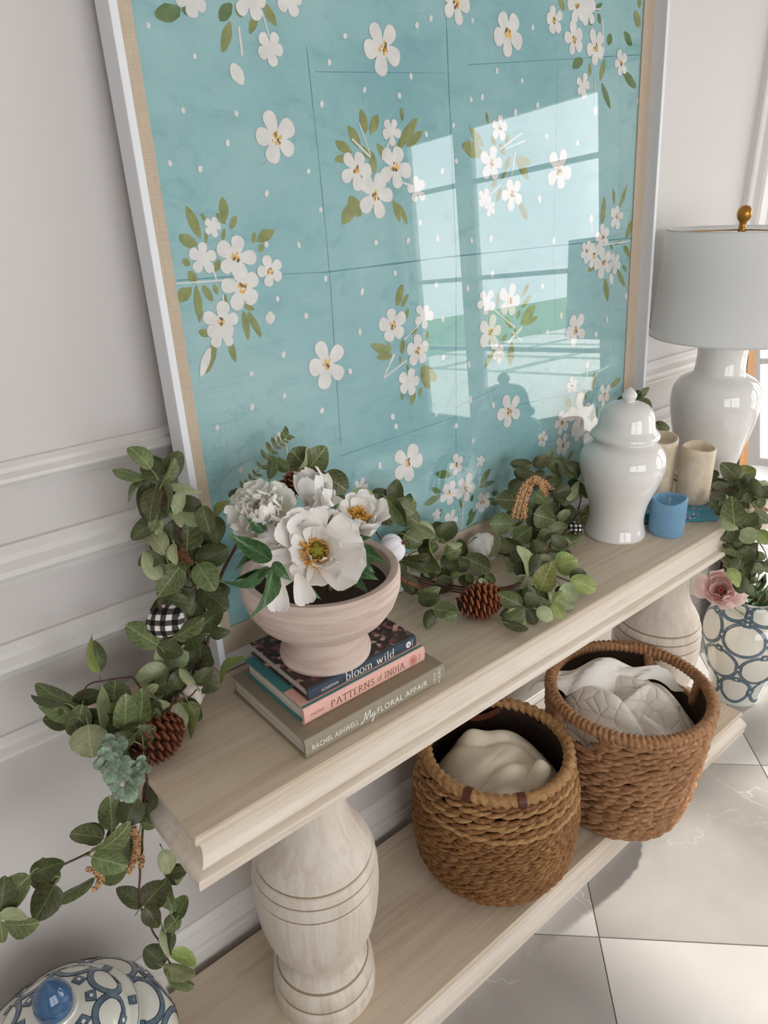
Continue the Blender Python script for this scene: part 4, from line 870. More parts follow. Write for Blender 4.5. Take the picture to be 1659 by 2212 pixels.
def ringlets(sf, rows, n, w, e, ph=0.0, half=True):
    """rows of interlocked rings with square links where they meet"""
    mb = MB(); da = 2*PI/n
    for k, (qc, rq) in enumerate(rows):
        for j in range(n):
            ac = ph+da*(j+(.5 if (k % 2 and half) else 0))
            P = [(qc+rq*math.sin(t*PI/18), ac+da*.47*math.cos(t*PI/18)) for t in range(36)]
            paint_strip(sf, mb, P, w*1.35, .0003, 1); paint_strip(sf, mb, P, w, .0006, 0)
            for (q, a) in ((qc, ac+da*.5), (qc+rq*1.02, ac)):
                R = max(sf.r(q), .01)
                for h, off, mi in ((w*1.35, .0009, 1), (w*1.15, .0012, 0), (w*.55, .0014, 1), (w*.42, .0016, 2)):
                    mb.add([sf.at(q+h*sx, a+h*sy/R, off) for sx, sy in ((-1, -1), (-1, 1), (1, 1), (1, -1))], [(0, 1, 2, 3)], mi)
    o = mb.build('painted_rings', [PBL, PDK, PORC], e); o['kind'] = 'stuff'; return o
# lidded temple jar on the floor left of the console
GX, GY = -.182, .200
gj = empty('temple_jar', (GX, GY, 0), 'blue and white lidded porcelain jar with interlocked rings on the floor by the console', 'jar')
gp = smoothprof([(.085, 0), (.088, .01), (.088, .04), (.105, .1), (.135, .18), (.157, .245), (.162, .285), (.152, .32), (.128, .345), (.108, .353), (.102, .356)], 60)
MB().lathe(gp, 72, (GX, GY, 0)).build('body', PORC, gj, True, 50); ringlets(Surf(gp, (GX, GY, 0)), [(.11, .05), (.205, .05), (.30, .05), (.39, .042)], 8, .008, gj, .2)
lpz = .3555
lp_ = [(.104, 0), (.111, .001), (.1125, .005), (.110, .009), (.100, .012), (.0965, .015), (.094, .022), (.087, .036), (.075, .048), (.058, .0575), (.040, .063), (.030, .065)]
ld = MB().lathe([(a, b+lpz) for a, b in lp_]+[(.001, lpz+.066)], 72, (GX, GY, 0)).build('lid', PORC, gj, True, 50)
sfl = Surf(lp_, (GX, GY, lpz)); tot = sfl.s[-1]
rm = MB()
for q, w in ((.0085, .0022), (.015, .0012)): paint_strip(sfl, rm, [(q, t*PI/30) for t in range(60)], w, .0005, 1)
da = 2*PI/8
for j in range(8):
    ac = .15+da*j
    P = [(tot*.56+tot*.20*math.sin(t*PI/18), ac+da*.46*math.cos(t*PI/18)) for t in range(36)]
    paint_strip(sfl, rm, P, .0105, .0004, 1); paint_strip(sfl, rm, P, .0078, .0007, 0)
    for q, a, h0 in ((tot*.83, ac+da*.5, .0078), (tot*.36, ac, .0078), (tot*.2, ac+da*.5, .0065)):
        R = max(sfl.r(q), .012)
        for h, off, mi in ((h0*1.15, .0010, 1), (h0, .0013, 0), (h0*.48, .0015, 1), (h0*.38, .0017, 2)):
            rm.add([sfl.at(q+h*sx*.9, a+h*sy/R, off) for sx, sy in ((-1, -1), (-1, 1), (1, 1), (1, -1))], [(0, 1, 2, 3)], mi)
o = rm.build('painted_rings', [PBL, PDK, PORC], ld); o['kind'] = 'stuff'
MB().lathe([(.031, .0635), (.0325, .066), (.031, .0685), (.027, .069)], 40, (GX, GY, lpz)).build('knob_collar', PORC, ld, True, 40)
MB().lathe(smoothprof([(.026, .068), (.0275, .076), (.0275, .088), (.0245, .1), (.0175, .112), (.009, .121), (.002, .127), (.0005, .128)], 40), 40, (GX, GY, lpz)).build('knob', KNOB, ld, True, 50)
# vase with a pink peony on the floor right of the console
VX, VY = 1.86, .10
va = empty('floor_vase', (VX, VY, 0), 'blue and white ring-patterned vase on the floor holding a pink peony', 'vase')
vp = smoothprof([(.074, 0), (.076, .008), (.078, .03), (.09, .08), (.109, .14), (.123, .2), (.126, .245), (.119, .285), (.098, .318), (.070, .334), (.060, .342), (.060, .352), (.064, .360)], 60)
MB().lathe(vp+[(.061, .361), (.056, .352), (.056, .34), (.066, .32)], 72, (VX, VY, 0), True, False).build('body', PORC, va, True, 50)
ringlets(Surf(vp, (VX, VY, 0)), [(.07, .052), (.17, .056), (.275, .052), (.36, .034)], 6, .0078, va, .35)
rm = MB(); paint_strip(Surf(vp, (VX, VY, 0)), rm, [(Surf(vp, (0, 0, 0)).s[-1]-.010, t*PI/30) for t in range(60)], .003, .0005, 0); o = rm.build('rim_line', [PBL], va)
# ------------------------------------------------------------------ leaf meshes (unit length, unit width, shared by all leaves)
def leaf_mesh(nm, m, bend, cup, shape, twist=0.0, fold=0.0):
    nx, ny = 6, 9; V = []; F = []; UV = []
    for i in range(ny+1):
        t = (1-math.cos(PI*i/ny))/2
        if shape == 'round': w = math.sin(PI*t**.85)**.5
        elif shape == 'ovate': w = math.sin(PI*t**.78)**.62*(1-.06*t)
        elif shape == 'point': w = (math.sin(PI*t**.62)**1.0)*(1-.25*t)
        else: w = math.sin(PI*t)**.8
        w = max(w, .03)
        for j in range(nx+1):
            s_ = (j/nx-.5); x = s_*w
            z = bend*math.sin(PI*t*.9)-bend*.6*t+cup*(2*x)**2+twist*x*(t-.3)+fold*abs(2*x)+.015*math.sin(9*t+5*s_)
            V.append((x, t, z)); UV.append((x+.5, t))
    for i in range(ny):
        for j in range(nx):
            a = i*(nx+1)+j; F.append((a, a+1, a+nx+2, a+nx+1))
    me = bpy.data.meshes.new(nm); me.from_pydata(V, [], F); me.update(); me.materials.append(m)
    me.polygons.foreach_set('use_smooth', [True]*len(F))
    u = me.uv_layers.new(name='UVMap')
    for lp in me.loops: u.data[lp.index].uv = UV[lp.vertex_index]
    return me
LEAVES = {}
for key, m in (('d', LEAF_D), ('D', LEAF_K), ('l', LEAF_L), ('y', LEAF_Y), ('p', PEONYLEAF)):
    if key == 'p': LEAVES[key] = [leaf_mesh('peony_leaf', m, b, c, 'point', t, f) for b, c, t, f in ((.18, .05, .2, .10), (-.12, .06, -.2, .12), (.25, .0, .1, .08))]
    else: LEAVES[key] = [leaf_mesh('leaf', m, b, c, s_, t, 0.03) for b, c, s_, t in ((.10, .10, 'round', .15), (-.08, -.10, 'round', -.2), (.18, .05, 'ovate', .25), (-.14, .12, 'ovate', -.15), (.05, -.16, 'round', .1))]
def place_leaf(me, base, tip, wpx_m, parent, name='leaf', roll=0.0):
    L_ = tip-base; ln = max(L_.length, .004); yv = L_/ln; view = ((base+tip)/2-CAM).normalized()
    xv = yv.cross(view)
    xv = xv.normalized() if xv.length > 1e-5 else yv.orthogonal().normalized()
    ratio = wpx_m/ln; true = max(ratio, .62) if name == 'leaf' else max(ratio, .4)
    tilt = math.acos(min(1, ratio/true))*random.choice((-1, 1))+random.uniform(-.18, .18)+roll
    xv = xv*math.cos(tilt)+yv.cross(xv)*math.sin(tilt); zv = xv.cross(yv)
    if zv.dot(view) > 0: xv, zv = -xv, -zv
    o = bpy.data.objects.new(name, me); COL.objects.link(o)
    Mx = Matrix.Identity(4); wt = true*ln
    for i in range(3): Mx[i][0] = xv[i]*wt; Mx[i][1] = yv[i]*ln; Mx[i][2] = zv[i]*ln; Mx[i][3] = base[i]
    if parent is not None: o.parent = parent; Mx = Matrix.Translation(-Vector(parent.location)) @ Mx
    o.matrix_basis = Mx
    return o

# ------------------------------------------------------------------ the garland
gar = empty('eucalyptus_garland', (.7, .2, TT), 'faux eucalyptus garland with seed tassels trailing along the console', 'garland')
def gpos(x, y, lo=-.032, hi=.235, z=.84, j=0.0):
    p = onz(x, y, z)
    if p.y < lo: p = ony(x, y, lo)
    elif p.y > hi: p = ony(x, y, hi)
    return p+(CAM-p).normalized()*j
petioles = MB()
UNDER = []
def leaves(ox, oy, s_, lst, lo, hi, z=.84, spread=.02, fill=.85):
    for t in lst:
        bx_, by_, tx_, ty_, w, sh = t[:6]; j = random.uniform(-spread, spread)
        if sh == 'D': j -= .012
        b = gpos(ox+bx_/s_, oy+by_/s_, lo, hi, z, j); c = (ox+(bx_+tx_)/2/s_, oy+(by_+ty_)/2/s_)
        v = ray(ox+tx_/s_, oy+ty_/s_); dd = (b-CAM).dot(FW)+random.uniform(-.35, .25)*math.hypot(tx_-bx_, ty_-by_)/s_*mpp(b)
        tip = CAM+v*dd
        if tip.y > FB.y+ns*(tip.z-TT)-.004 and tip.x > FX0-.01: tip = ony(ox+tx_/s_, oy+ty_/s_, FB.y-.006)
        tip.y = min(tip.y, YW-.03)
        inx = -.012 < tip.x < L+.012 and -.012 < tip.y < D
        if inx and b.z > TT and tip.z < TT+.004: tip = onz(ox+tx_/s_, oy+ty_/s_, TT+.006)
        tip = b+(tip-b)*1.06
        place_leaf(random.choice(LEAVES[sh]), b, tip, 1.2*w/s_*mpp(b), gar)
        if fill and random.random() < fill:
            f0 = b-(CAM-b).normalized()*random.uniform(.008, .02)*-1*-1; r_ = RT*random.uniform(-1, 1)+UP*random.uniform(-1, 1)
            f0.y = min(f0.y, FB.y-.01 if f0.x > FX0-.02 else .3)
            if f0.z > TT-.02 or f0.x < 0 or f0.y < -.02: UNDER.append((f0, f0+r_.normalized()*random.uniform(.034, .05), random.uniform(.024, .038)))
        q = b-(tip-b).normalized()*random.uniform(.006, .016)+Vector((0, .004, -.006))
        petioles.tube([q, (q+b)/2+Vector((0, 0, .002)), b+(tip-b)*.05], [.0012, .0010, .0008], 5)
random.seed(33)
LFT1 = [(925, 265, 790, 135, 95, 'd'), (900, 320, 703, 265, 72, 'd'), (1000, 320, 915, 190, 120, 'D'), (1000, 345, 1070, 205, 62, 'd'), (1050, 350, 1225, 405, 62, 'l'), (910, 335, 785, 455, 40, 'd'), (915, 350, 870, 505, 78, 'D'), (960, 370, 920, 575, 112, 'D'), (1005, 340, 1028, 525, 46, 'd'), (1110, 400, 1085, 548, 66, 'l'), (1045, 490, 965, 560, 70, 'd'), (1135, 480, 1215, 605, 115, 'l'), (1240, 490, 1285, 650, 98, 'd'), (1315, 550, 1398, 468, 46, 'y'), (1045, 525, 1110, 615, 60, 'l'), (960, 560, 930, 645, 62, 'd'), (985, 580, 960, 665, 50, 'l'), (1145, 765, 1150, 570, 172, 'd'), (1010, 790, 893, 632, 92, 'l'), (985, 935, 883, 780, 96, 'l'), (990, 800, 1000, 905, 44, 'd'), (1110, 850, 975, 1035, 145, 'd'), (1210, 845, 1310, 1000, 135, 'd'), (1200, 840, 1390, 755, 135, 'D'), (1120, 990, 1190, 880, 105, 'D'), (1225, 985, 1385, 1120, 132, 'D'), (1065, 720, 1075, 845, 52, 'l'), (1090, 1020, 985, 1105, 78, 'd'), (985, 1050, 928, 1135, 52, 'd'), (1330, 700, 1255, 635, 75, 'D'), (1225, 1050, 1165, 1185, 92, 'D'), (1235, 1230, 1358, 1125, 105, 'D'), (1265, 1245, 1402, 1265, 72, 'D'), (1060, 1300, 1242, 1185, 104, 'd'), (1100, 1330, 1268, 1272, 72, 'd'), (968, 1345, 782, 1225, 135, 'd'), (1240, 1500, 1225, 1335, 140, 'D'), (1075, 1510, 1020, 1295, 178, 'l'), (1035, 1500, 830, 1565, 145, 'l'), (1170, 1545, 1340, 1595, 115, 'D'), (1350, 1570, 1492, 1418, 46, 'y'), (1195, 1580, 1105, 1490, 48, 'l'), (1050, 1610, 1140, 1490, 92, 'D'), (605, 1505, 560, 1288, 72, 'y'), (438, 1695, 232, 1585, 112, 'd'), (400, 1700, 205, 1655, 30, 'D'), (452, 1780, 252, 1715, 88, 'd'), (505, 1705, 455, 1895, 125, 'd'), (535, 1830, 705, 1885, 85, 'D'), (540, 1830, 565, 2025, 195, 'l'), (640, 1850, 612, 1595, 58, 'l'), (690, 1700, 705, 1568, 165, 'd'), (715, 1685, 790, 1872, 165, 'y'), (760, 1855, 772, 1655, 128, 'd'), (850, 1845, 868, 1618, 124, 'd'), (900, 1800, 1040, 1895, 62, 'l'), (955, 1680, 1030, 1890, 108, 'l'), (1090, 1690, 1038, 1925, 115, 'l'), (1115, 1690, 1168, 1905, 54, 'y'), (1150, 1690, 1200, 1835, 52, 'd'), (905, 1625, 965, 1590, 52, 'l'), (825, 1935, 708, 1890, 74, 'D'), (852, 1850, 783, 2085, 54, 'd'), (885, 1860, 880, 2065, 62, 'l'), (940, 1655, 985, 1725, 72, 'l'), (1000, 700, 930, 760, 80, 'D'), (1150, 880, 1080, 760, 90, 'D'), (1250, 760, 1340, 660, 90, 'D'), (1180, 1000, 1100, 1090, 90, 'D'), (860, 1700, 760, 1760, 90, 'D'), (980, 1800, 900, 1700, 90, 'D')]
LFT2 = [(715, 690, 705, 482, 122, 'd'), (800, 660, 870, 495, 152, 'D'), (905, 640, 942, 395, 92, 'D'), (905, 640, 992, 665, 64, 'd'), (662, 745, 458, 715, 96, 'd'), (600, 820, 822, 655, 104, 'd'), (815, 920, 830, 690, 155, 'D'), (588, 860, 805, 920, 132, 'd'), (812, 930, 640, 1000, 134, 'd'), (605, 1000, 358, 1145, 74, 'd'), (352, 1040, 230, 1255, 165, 'D'), (192, 980, 5, 1195, 155, 'd'), (335, 990, 190, 1000, 120, 'D'), (-5, 1240, 172, 1248, 58, 'l'), (35, 1290, 235, 1285, 84, 'd'), (5, 1275, 20, 1405, 64, 'd'), (1040, 815, 1085, 965, 104, 'l'), (1080, 960, 1192, 942, 62, 'D'), (1110, 1015, 1170, 985, 62, 'l'), (918, 1175, 1055, 1025, 155, 'D'), (1060, 995, 1112, 1205, 94, 'd'), (1040, 1110, 1102, 1342, 42, 'l'), (1118, 1245, 1196, 1115, 84, 'd'), (928, 1180, 1012, 1305, 104, 'D'), (1060, 1335, 1142, 1245, 94, 'd'), (1038, 1310, 1082, 1495, 48, 'l'), (1090, 1340, 1090, 1485, 42, 'D'), (1098, 1465, 1244, 1555, 84, 'y'), (1055, 1575, 1232, 1692, 74, 'd'), (1055, 1550, 1236, 1620, 84, 'l'), (860, 640, 930, 520, 100, 'D'), (760, 780, 700, 690, 90, 'D')]
CTR = [(30, 410, 178, 492, 105, 'd'), (0, 430, 128, 582, 92, 'd'), (128, 500, 206, 565, 92, 'd'), (332, 655, 155, 590, 92, 'l'), (382, 670, 275, 585, 112, 'd'), (110, 700, 235, 650, 132, 'd'), (100, 830, 302, 800, 92, 'D'), (135, 860, 342, 892, 72, 'd'), (372, 880, 252, 932, 72, 'y'), (290, 660, 362, 902, 48, 'y'), (398, 785, 512, 755, 104, 'd'), (420, 700, 522, 722, 42, 'l'), (460, 820, 562, 862, 62, 'd'), (542, 808, 718, 892, 124, 'd'), (655, 795, 752, 718, 62, 'd'), (928, 400, 775, 395, 134, 'd'), (1050, 340, 1124, 415, 94, 'd'), (1040, 498, 1182, 542, 155, 'd'), (892, 570, 730, 570, 135, 'd'), (865, 565, 922, 460, 94, 'D'), (893, 692, 1015, 600, 124, 'd'), (875, 775, 765, 632, 98, 'l'), (718, 805, 792, 672, 54, 'l'), (1138, 612, 1276, 590, 84, 'l'), (1128, 722, 1292, 700, 88, 'l'), (1228, 665, 1388, 622, 62, 'd'), (1280, 742, 1362, 690, 24, 'l'), (1195, 880, 1345, 830, 155, 'y'), (1298, 965, 1478, 1035, 114, 'y'), (1082, 1045, 1165, 855, 145, 'y'), (1000, 858, 1072, 1005, 74, 'y'), (1005, 945, 915, 1085, 135, 'l'), (1000, 940, 930, 735, 74, 'l'), (895, 860, 825, 900, 84, 'l'), (955, 1155, 785, 1075, 114, 'd'), (868, 1180, 952, 1335, 118, 'y'), (850, 1280, 992, 1322, 62, 'D'), (1142, 1040, 1045, 1110, 114, 'd'), (1018, 1108, 1165, 1195, 94, 'd'), (1138, 1060, 1315, 1165, 48, 'l'), (1178, 1135, 1244, 1245, 78, 'y'), (1178, 1130, 1242, 1055, 54, 'y'), (1235, 1010, 1345, 1115, 114, 'l'), (1060, 1180, 1172, 1252, 94, 'l'), (1008, 1180, 1045, 1285, 94, 'D'), (958, 1100, 1042, 1142, 62, 'D'), (203, 1072, 362, 1035, 84, 'd'), (208, 1115, 355, 1100, 104, 'D'), (318, 1180, 485, 1200, 114, 'd'), (400, 1250, 482, 1220, 62, 'd'), (1278, 402, 1364, 262, 52, 'l'), (1168, 345, 1302, 320, 94, 'D'), (1368, 335, 1520, 320, 104, 'd'), (1378, 510, 1542, 508, 155, 'y'), (1518, 440, 1592, 502, 94, 'd'), (1340, 480, 1382, 565, 74, 'd'), (1218, 545, 1292, 475, 62, 'l'), (903, 180, 1032, 212, 54, 'D'), (1028, 145, 1165, 105, 84, 'D'), (1138, 100, 1172, 38, 42, 'd'), (1158, 160, 1225, 275, 74, 'D'), (1208, 130, 1314, 225, 54, 'D'), (1268, 130, 1355, 235, 114, 'D'), (878, 345, 945, 255, 94, 'D'), (1048, 200, 1114, 245, 74, 'D'), (1278, 430, 1302, 545, 80, 'D'), (1080, 852, 1155, 805, 84, 'l'), (690, 930, 760, 985, 60, 'd'), (555, 930, 600, 985, 50, 'd'), (440, 950, 520, 930, 44, 'd'), (640, 970, 720, 1010, 44, 'l'), (980, 300, 1060, 250, 90, 'D'), (1100, 300, 1180, 240, 90, 'D'), (1220, 420, 1150, 330, 90, 'D'), (1000, 620, 1100, 560, 90, 'D'), (820, 720, 900, 800, 90, 'D'), (480, 900, 580, 840, 80, 'D'), (1080, 620, 1160, 690, 90, 'd'), (1150, 760, 1240, 700, 80, 'D'), (700, 760, 640, 700, 70, 'D'), (230, 960, 330, 900, 80, 'D'), (960, 760, 1040, 820, 90, 'd')]
BHD = [(700, 292, 585, 165, 172, 'd'), (690, 285, 805, 145, 152, 'd'), (800, 320, 945, 425, 145, 'd'), (820, 445, 932, 485, 54, 'D'), (698, 330, 795, 400, 94, 'd'), (635, 285, 692, 148, 42, 'l'), (438, 355, 452, 205, 54, 'd'), (262, 470, 168, 450, 84, 'D'), (972, 465, 1125, 470, 104, 'l'), (1245, 600, 1395, 500, 142, 'd'), (1198, 465, 1335, 655, 114, 'd'), (1338, 590, 1424, 645, 104, 'd'), (1358, 680, 1528, 722, 84, 'l'), (1060, 520, 1180, 560, 100, 'D'), (1150, 560, 1240, 640, 100, 'D'), (560, 300, 480, 220, 70, 'd'), (760, 400, 850, 340, 100, 'D'), (420, 420, 330, 360, 60, 'd'), (1330, 720, 1440, 780, 130, 'd'), (1380, 720, 1300, 800, 110, 'd'), (1420, 830, 1530, 800, 100, 'd')]
RGT5 = [(605, 115, 487, 172, 66, 'D'), (612, 155, 655, 88, 62, 'D'), (640, 135, 728, 66, 54, 'd'), (638, 155, 722, 265, 115, 'd'), (758, 358, 886, 385, 84, 'd'), (738, 330, 802, 435, 42, 'd')]
RGT6 = [(685, 330, 495, 140, 235, 'd'), (685, 330, 925, 215, 235, 'y'), (680, 335, 440, 400, 112, 'D'), (700, 345, 1010, 465, 135, 'd'), (345, 235, 440, 300, 92, 'd'), (328, 430, 565, 452, 62, 'D'), (555, 450, 748, 568, 155, 'D'), (366, 508, 535, 685, 114, 'D'), (738, 468, 825, 725, 135, 'd'), (660, 970, 620, 592, 285, 'd'), (828, 945, 905, 825, 94, 'y'), (486, 858, 690, 1005, 94, 'l'), (775, 990, 885, 1180, 205, 'l'), (905, 900, 758, 762, 64, 'l'), (845, 1150, 495, 1130, 135, 'd'), (765, 1275, 515, 1215, 104, 'D'), (705, 1395, 495, 1285, 114, 'd'), (725, 1600, 462, 1362, 124, 'd'), (565, 1525, 715, 1760, 135, 'y'), (835, 1325, 775, 1630, 175, 'd'), (765, 1675, 888, 1870, 135, 'd'), (945, 500, 1058, 555, 94, 'd'), (975, 600, 1055, 675, 94, 'd'), (995, 405, 1110, 385, 72, 'l'), (895, 775, 1110, 905, 155, 'd'), (975, 1015, 1110, 1190, 155, 'y'), (935, 1320, 1058, 1395, 94, 'd'), (898, 1500, 1058, 1535, 124, 'd'), (1045, 1445, 1110, 1570, 104, 'd'), (440, 600, 330, 560, 130, 'D'), (420, 720, 330, 640, 130, 'D'), (600, 420, 480, 520, 130, 'D'), (760, 620, 880, 560, 120, 'D'), (900, 700, 1000, 640, 100, 'd'), (860, 1250, 960, 1200, 90, 'D'), (1000, 1420, 920, 1330, 80, 'd'), (700, 1300, 820, 1220, 100, 'D'), (640, 1420, 740, 1340, 110, 'D'), (560, 640, 480, 740, 110, 'D')]
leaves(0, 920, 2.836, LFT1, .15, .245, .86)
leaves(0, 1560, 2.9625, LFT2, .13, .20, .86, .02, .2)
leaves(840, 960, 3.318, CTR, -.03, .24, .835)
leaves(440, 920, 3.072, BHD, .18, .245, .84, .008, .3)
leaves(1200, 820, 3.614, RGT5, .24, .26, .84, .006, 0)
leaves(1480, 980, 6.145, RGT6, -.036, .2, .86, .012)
petioles.build('petioles', STEMG, gar, True)['kind'] = 'stuff'
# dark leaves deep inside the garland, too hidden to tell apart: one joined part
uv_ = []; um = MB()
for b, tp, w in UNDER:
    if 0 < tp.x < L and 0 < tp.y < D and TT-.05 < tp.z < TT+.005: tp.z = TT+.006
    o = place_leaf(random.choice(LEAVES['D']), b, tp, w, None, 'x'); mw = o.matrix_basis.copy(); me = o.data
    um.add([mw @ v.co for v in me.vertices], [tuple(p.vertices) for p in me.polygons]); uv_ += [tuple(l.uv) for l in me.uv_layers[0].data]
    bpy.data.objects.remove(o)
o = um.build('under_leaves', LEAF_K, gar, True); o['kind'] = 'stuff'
lay = o.data.uv_layers.new(name='UVMap')
for i, q in enumerate(uv_): lay.data[i].uv = q
def vine(pts, r, lo, hi, z, m=STEM, name='vine', seg=7):
    P = bez([gpos(x, y, lo, hi, z, -.012) for x, y in pts], 10*len(pts)); n = len(P)
    for i, p in enumerate(P):
        if 0 < p.x < L and 0 < p.y < D and p.z < TT+.006: p.z = TT+.006
        p += Vector((mnoise.noise(p*30)*.003, mnoise.noise(p*30+Vector((9, 0, 0)))*.003, 0))
    MB().tube(P, [r*(1-.4*i/n) for i in range(n)], seg).build(name, m, gar, True)
vine([(415, 1460), (430, 1390), (440, 1320), (420, 1260), (395, 1180), (370, 1100), (345, 1040), (325, 1010)], .003, .15, .245, .86)
vine([(425, 1480), (450, 1380), (455, 1310), (440, 1260)], .0028, .15, .245, .86)
vine([(400, 1480), (360, 1540), (320, 1640), (318, 1720), (312, 1770), (304, 1840), (303, 1900), (304, 1950), (325, 2000), (345, 2036), (372, 2085)], .0022, .13, .22, .86)
vine([(318, 1715), (285, 1770), (240, 1820), (200, 1838), (115, 1878), (70, 1905), (10, 1985)], .0020, .13, .2, .86)
vine([(345, 1545), (318, 1510), (292, 1466), (268, 1464), (225, 1470), (190, 1482), (170, 1520), (178, 1560)], .0017, .15, .245, .86)
vine([(340, 1545), (375, 1520), (410, 1505), (425, 1490)], .0017, .15, .245, .86)
vine([(455, 1300), (480, 1240), (520, 1160), (570, 1080), (620, 1035), (690, 1018), (715, 1040), (740, 1075), (800, 1130), (850, 1210), (880, 1248)], .0028, .17, .245, .84)
for d_ in (0, 6, 12): vine([(868, 1238+d_), (930, 1255+d_), (1000, 1268+d_), (1060, 1270+d_), (1110, 1264+d_*.6), (1150, 1230), (1195, 1180), (1235, 1130), (1255, 1080), (1240, 1040)], .0024, -.02, .24, .83)
vine([(1120, 1260), (1180, 1190), (1240, 1130), (1290, 1088)], .0018, -.02, .24, .84)
vine([(1180, 1235), (1215, 1250), (1255, 1262)], .0016, -.02, .24, .82)
vine([(1385, 965), (1420, 1010), (1500, 1058), (1560, 1060), (1612, 1058), (1634, 1075), (1636, 1110), (1640, 1150), (1634, 1200), (1622, 1245), (1612, 1275)], .0022, -.036, .25, .86)
vine([(1640, 1170), (1655, 1200), (1668, 1250)], .0015, -.036, .2, .86)
# thin seeded eucalyptus sprig behind the peonies
spg = [gpos(440+x/3.072, 920+y/3.072, .2, .25, .84) for x, y in ((255, 450), (300, 385), (350, 315), (420, 205), (480, 130), (530, 90), (560, 62))]
P = bez(spg, 48); MB().tube(P, .0011, 5).build('sprig_stem', STEMG, gar, True)
for i in range(3, len(P)-1, 4):
    for s_ in (-1, 1):
        t = (P[i+1]-P[i-1]).normalized(); q = t.cross((P[i]-CAM).normalized()).normalized()*s_; ln = random.uniform(.010, .017)
        place_leaf(random.choice(LEAVES['d']), P[i], P[i]+(q*.85+t*.5)*ln, ln*.42, gar, 'sprig_leaf')
for k in range(3):
    b = gpos(1600+k*22, 1215+k*14, -.036, .2, .86)
    for i in range(5): place_leaf(random.choice(LEAVES['D']), b+Vector((random.uniform(-.02, .02), -.004, random.uniform(-.03, .01))), b+Vector((random.uniform(-.035, .035), -.008, random.uniform(-.05, .0))), .012, gar, 'sprig_leaf')
# frosted rosette of small round leaves at the table end
random.seed(4)
sm = leaf_mesh('rosette_leaf', SUCC, .05, -.08, 'round'); 
for (cx, cy, n, rr) in ((242, 1614, 9, 40), (250, 1655, 10, 44), (270, 1690, 11, 46), (232, 1645, 7, 36), (292, 1668, 8, 32), (310, 1652, 7, 24)):
    c = gpos(cx, cy, .13, .2, .86, .02); s_ = mpp(c)
    for i in range(n):
        a = 2.4*i; q = .35+.65*i/n; d = (RT*math.cos(a)+UP*math.sin(a))*rr*q*s_; 
        b = c+d*.25-FW*(.014*(1-q)); tp = c+d*(1.05 if rr > 20 else 1.0)-FW*(.020*(1-q)+.002)
        o = place_leaf(sm, b, tp, (tp-b).length*.95+.003, gar, 'rosette_leaf')
CORE_D = plain('seed_husk', rgb(84, 56, 36), .8)
def tassel(px_pts, lo, hi, z, r, m, n, strands=6, sp=8):
    P0 = px_pts; mb = MB(); random.seed(n)
    for k in range(strands):
        ox, oy = random.uniform(-sp, sp), random.uniform(-sp*.4, sp*.4)
        P = bez([gpos(x+ox*(i/len(P0)+.3), y+oy+random.uniform(-2, 2), lo, hi, z, .012+random.uniform(-.003, .003)) for i, (x, y) in enumerate(P0)], 60)
        mb.tube(P[::3], r*.5, 5)
        for i in range(n//strands):
            p = P[random.randrange(len(P))]+Vector((random.gauss(0, 1), random.gauss(0, 1), random.gauss(0, 1))).normalized()*r*random.uniform(.6, 1.2); h = random.uniform(.0011, .0021)
            mb.add([p+Vector(v)*h for v in ((1, 0, 0), (-1, 0, 0), (0, 1, 0), (0, -1, 0), (0, 0, 1), (0, 0, -1))], [(0, 2, 4), (2, 1, 4), (1, 3, 4), (3, 0, 4), (2, 0, 5), (1, 2, 5), (3, 1, 5), (0, 3, 5)], 1 if random.random() < .3 else 0)
    o = mb.build('seed_tassel', [m, SEEDK if m is SEED else CORE_D], gar); o['kind'] = 'stuff'; return o
tassel([(1180, 1062), (1165, 1038), (1148, 1040), (1136, 1062), (1128, 1090), (1124, 1115)], -.03, .2, .85, .0042, SEED, 1300, 9, 16)
tassel([(1150, 1036), (1172, 1040), (1190, 1058)], -.03, .2, .85, .0028, SEED, 240, 3, 6)
tassel([(292, 1790), (300, 1820), (298, 1850), (285, 1880)], .12, .2, .86, .0042, SEED, 700, 4, 9); tassel([(308, 1850), (306, 1872)], .12, .2, .86, .003, SEED, 160, 2, 4)
tassel([(190, 1875), (208, 1880), (218, 1900), (204, 1922)], .12, .2, .86, .003, SEED, 260, 3, 6)
tassel([(862, 1248), (890, 1260), (915, 1270)], -.03, .2, .82, .0035, SEEDK, 320, 4, 8)
tassel([(1632, 1098), (1650, 1100), (1680, 1104)], -.036, .2, .86, .003, SEED, 300, 3, 5)
tassel([(395, 1190), (400, 1205), (412, 1215)], .15, .24, .86, .0045, SEEDK, 400, 5, 16); tassel([(352, 1065), (356, 1090)], .15, .24, .86, .003, SEEDK, 160, 2, 5)

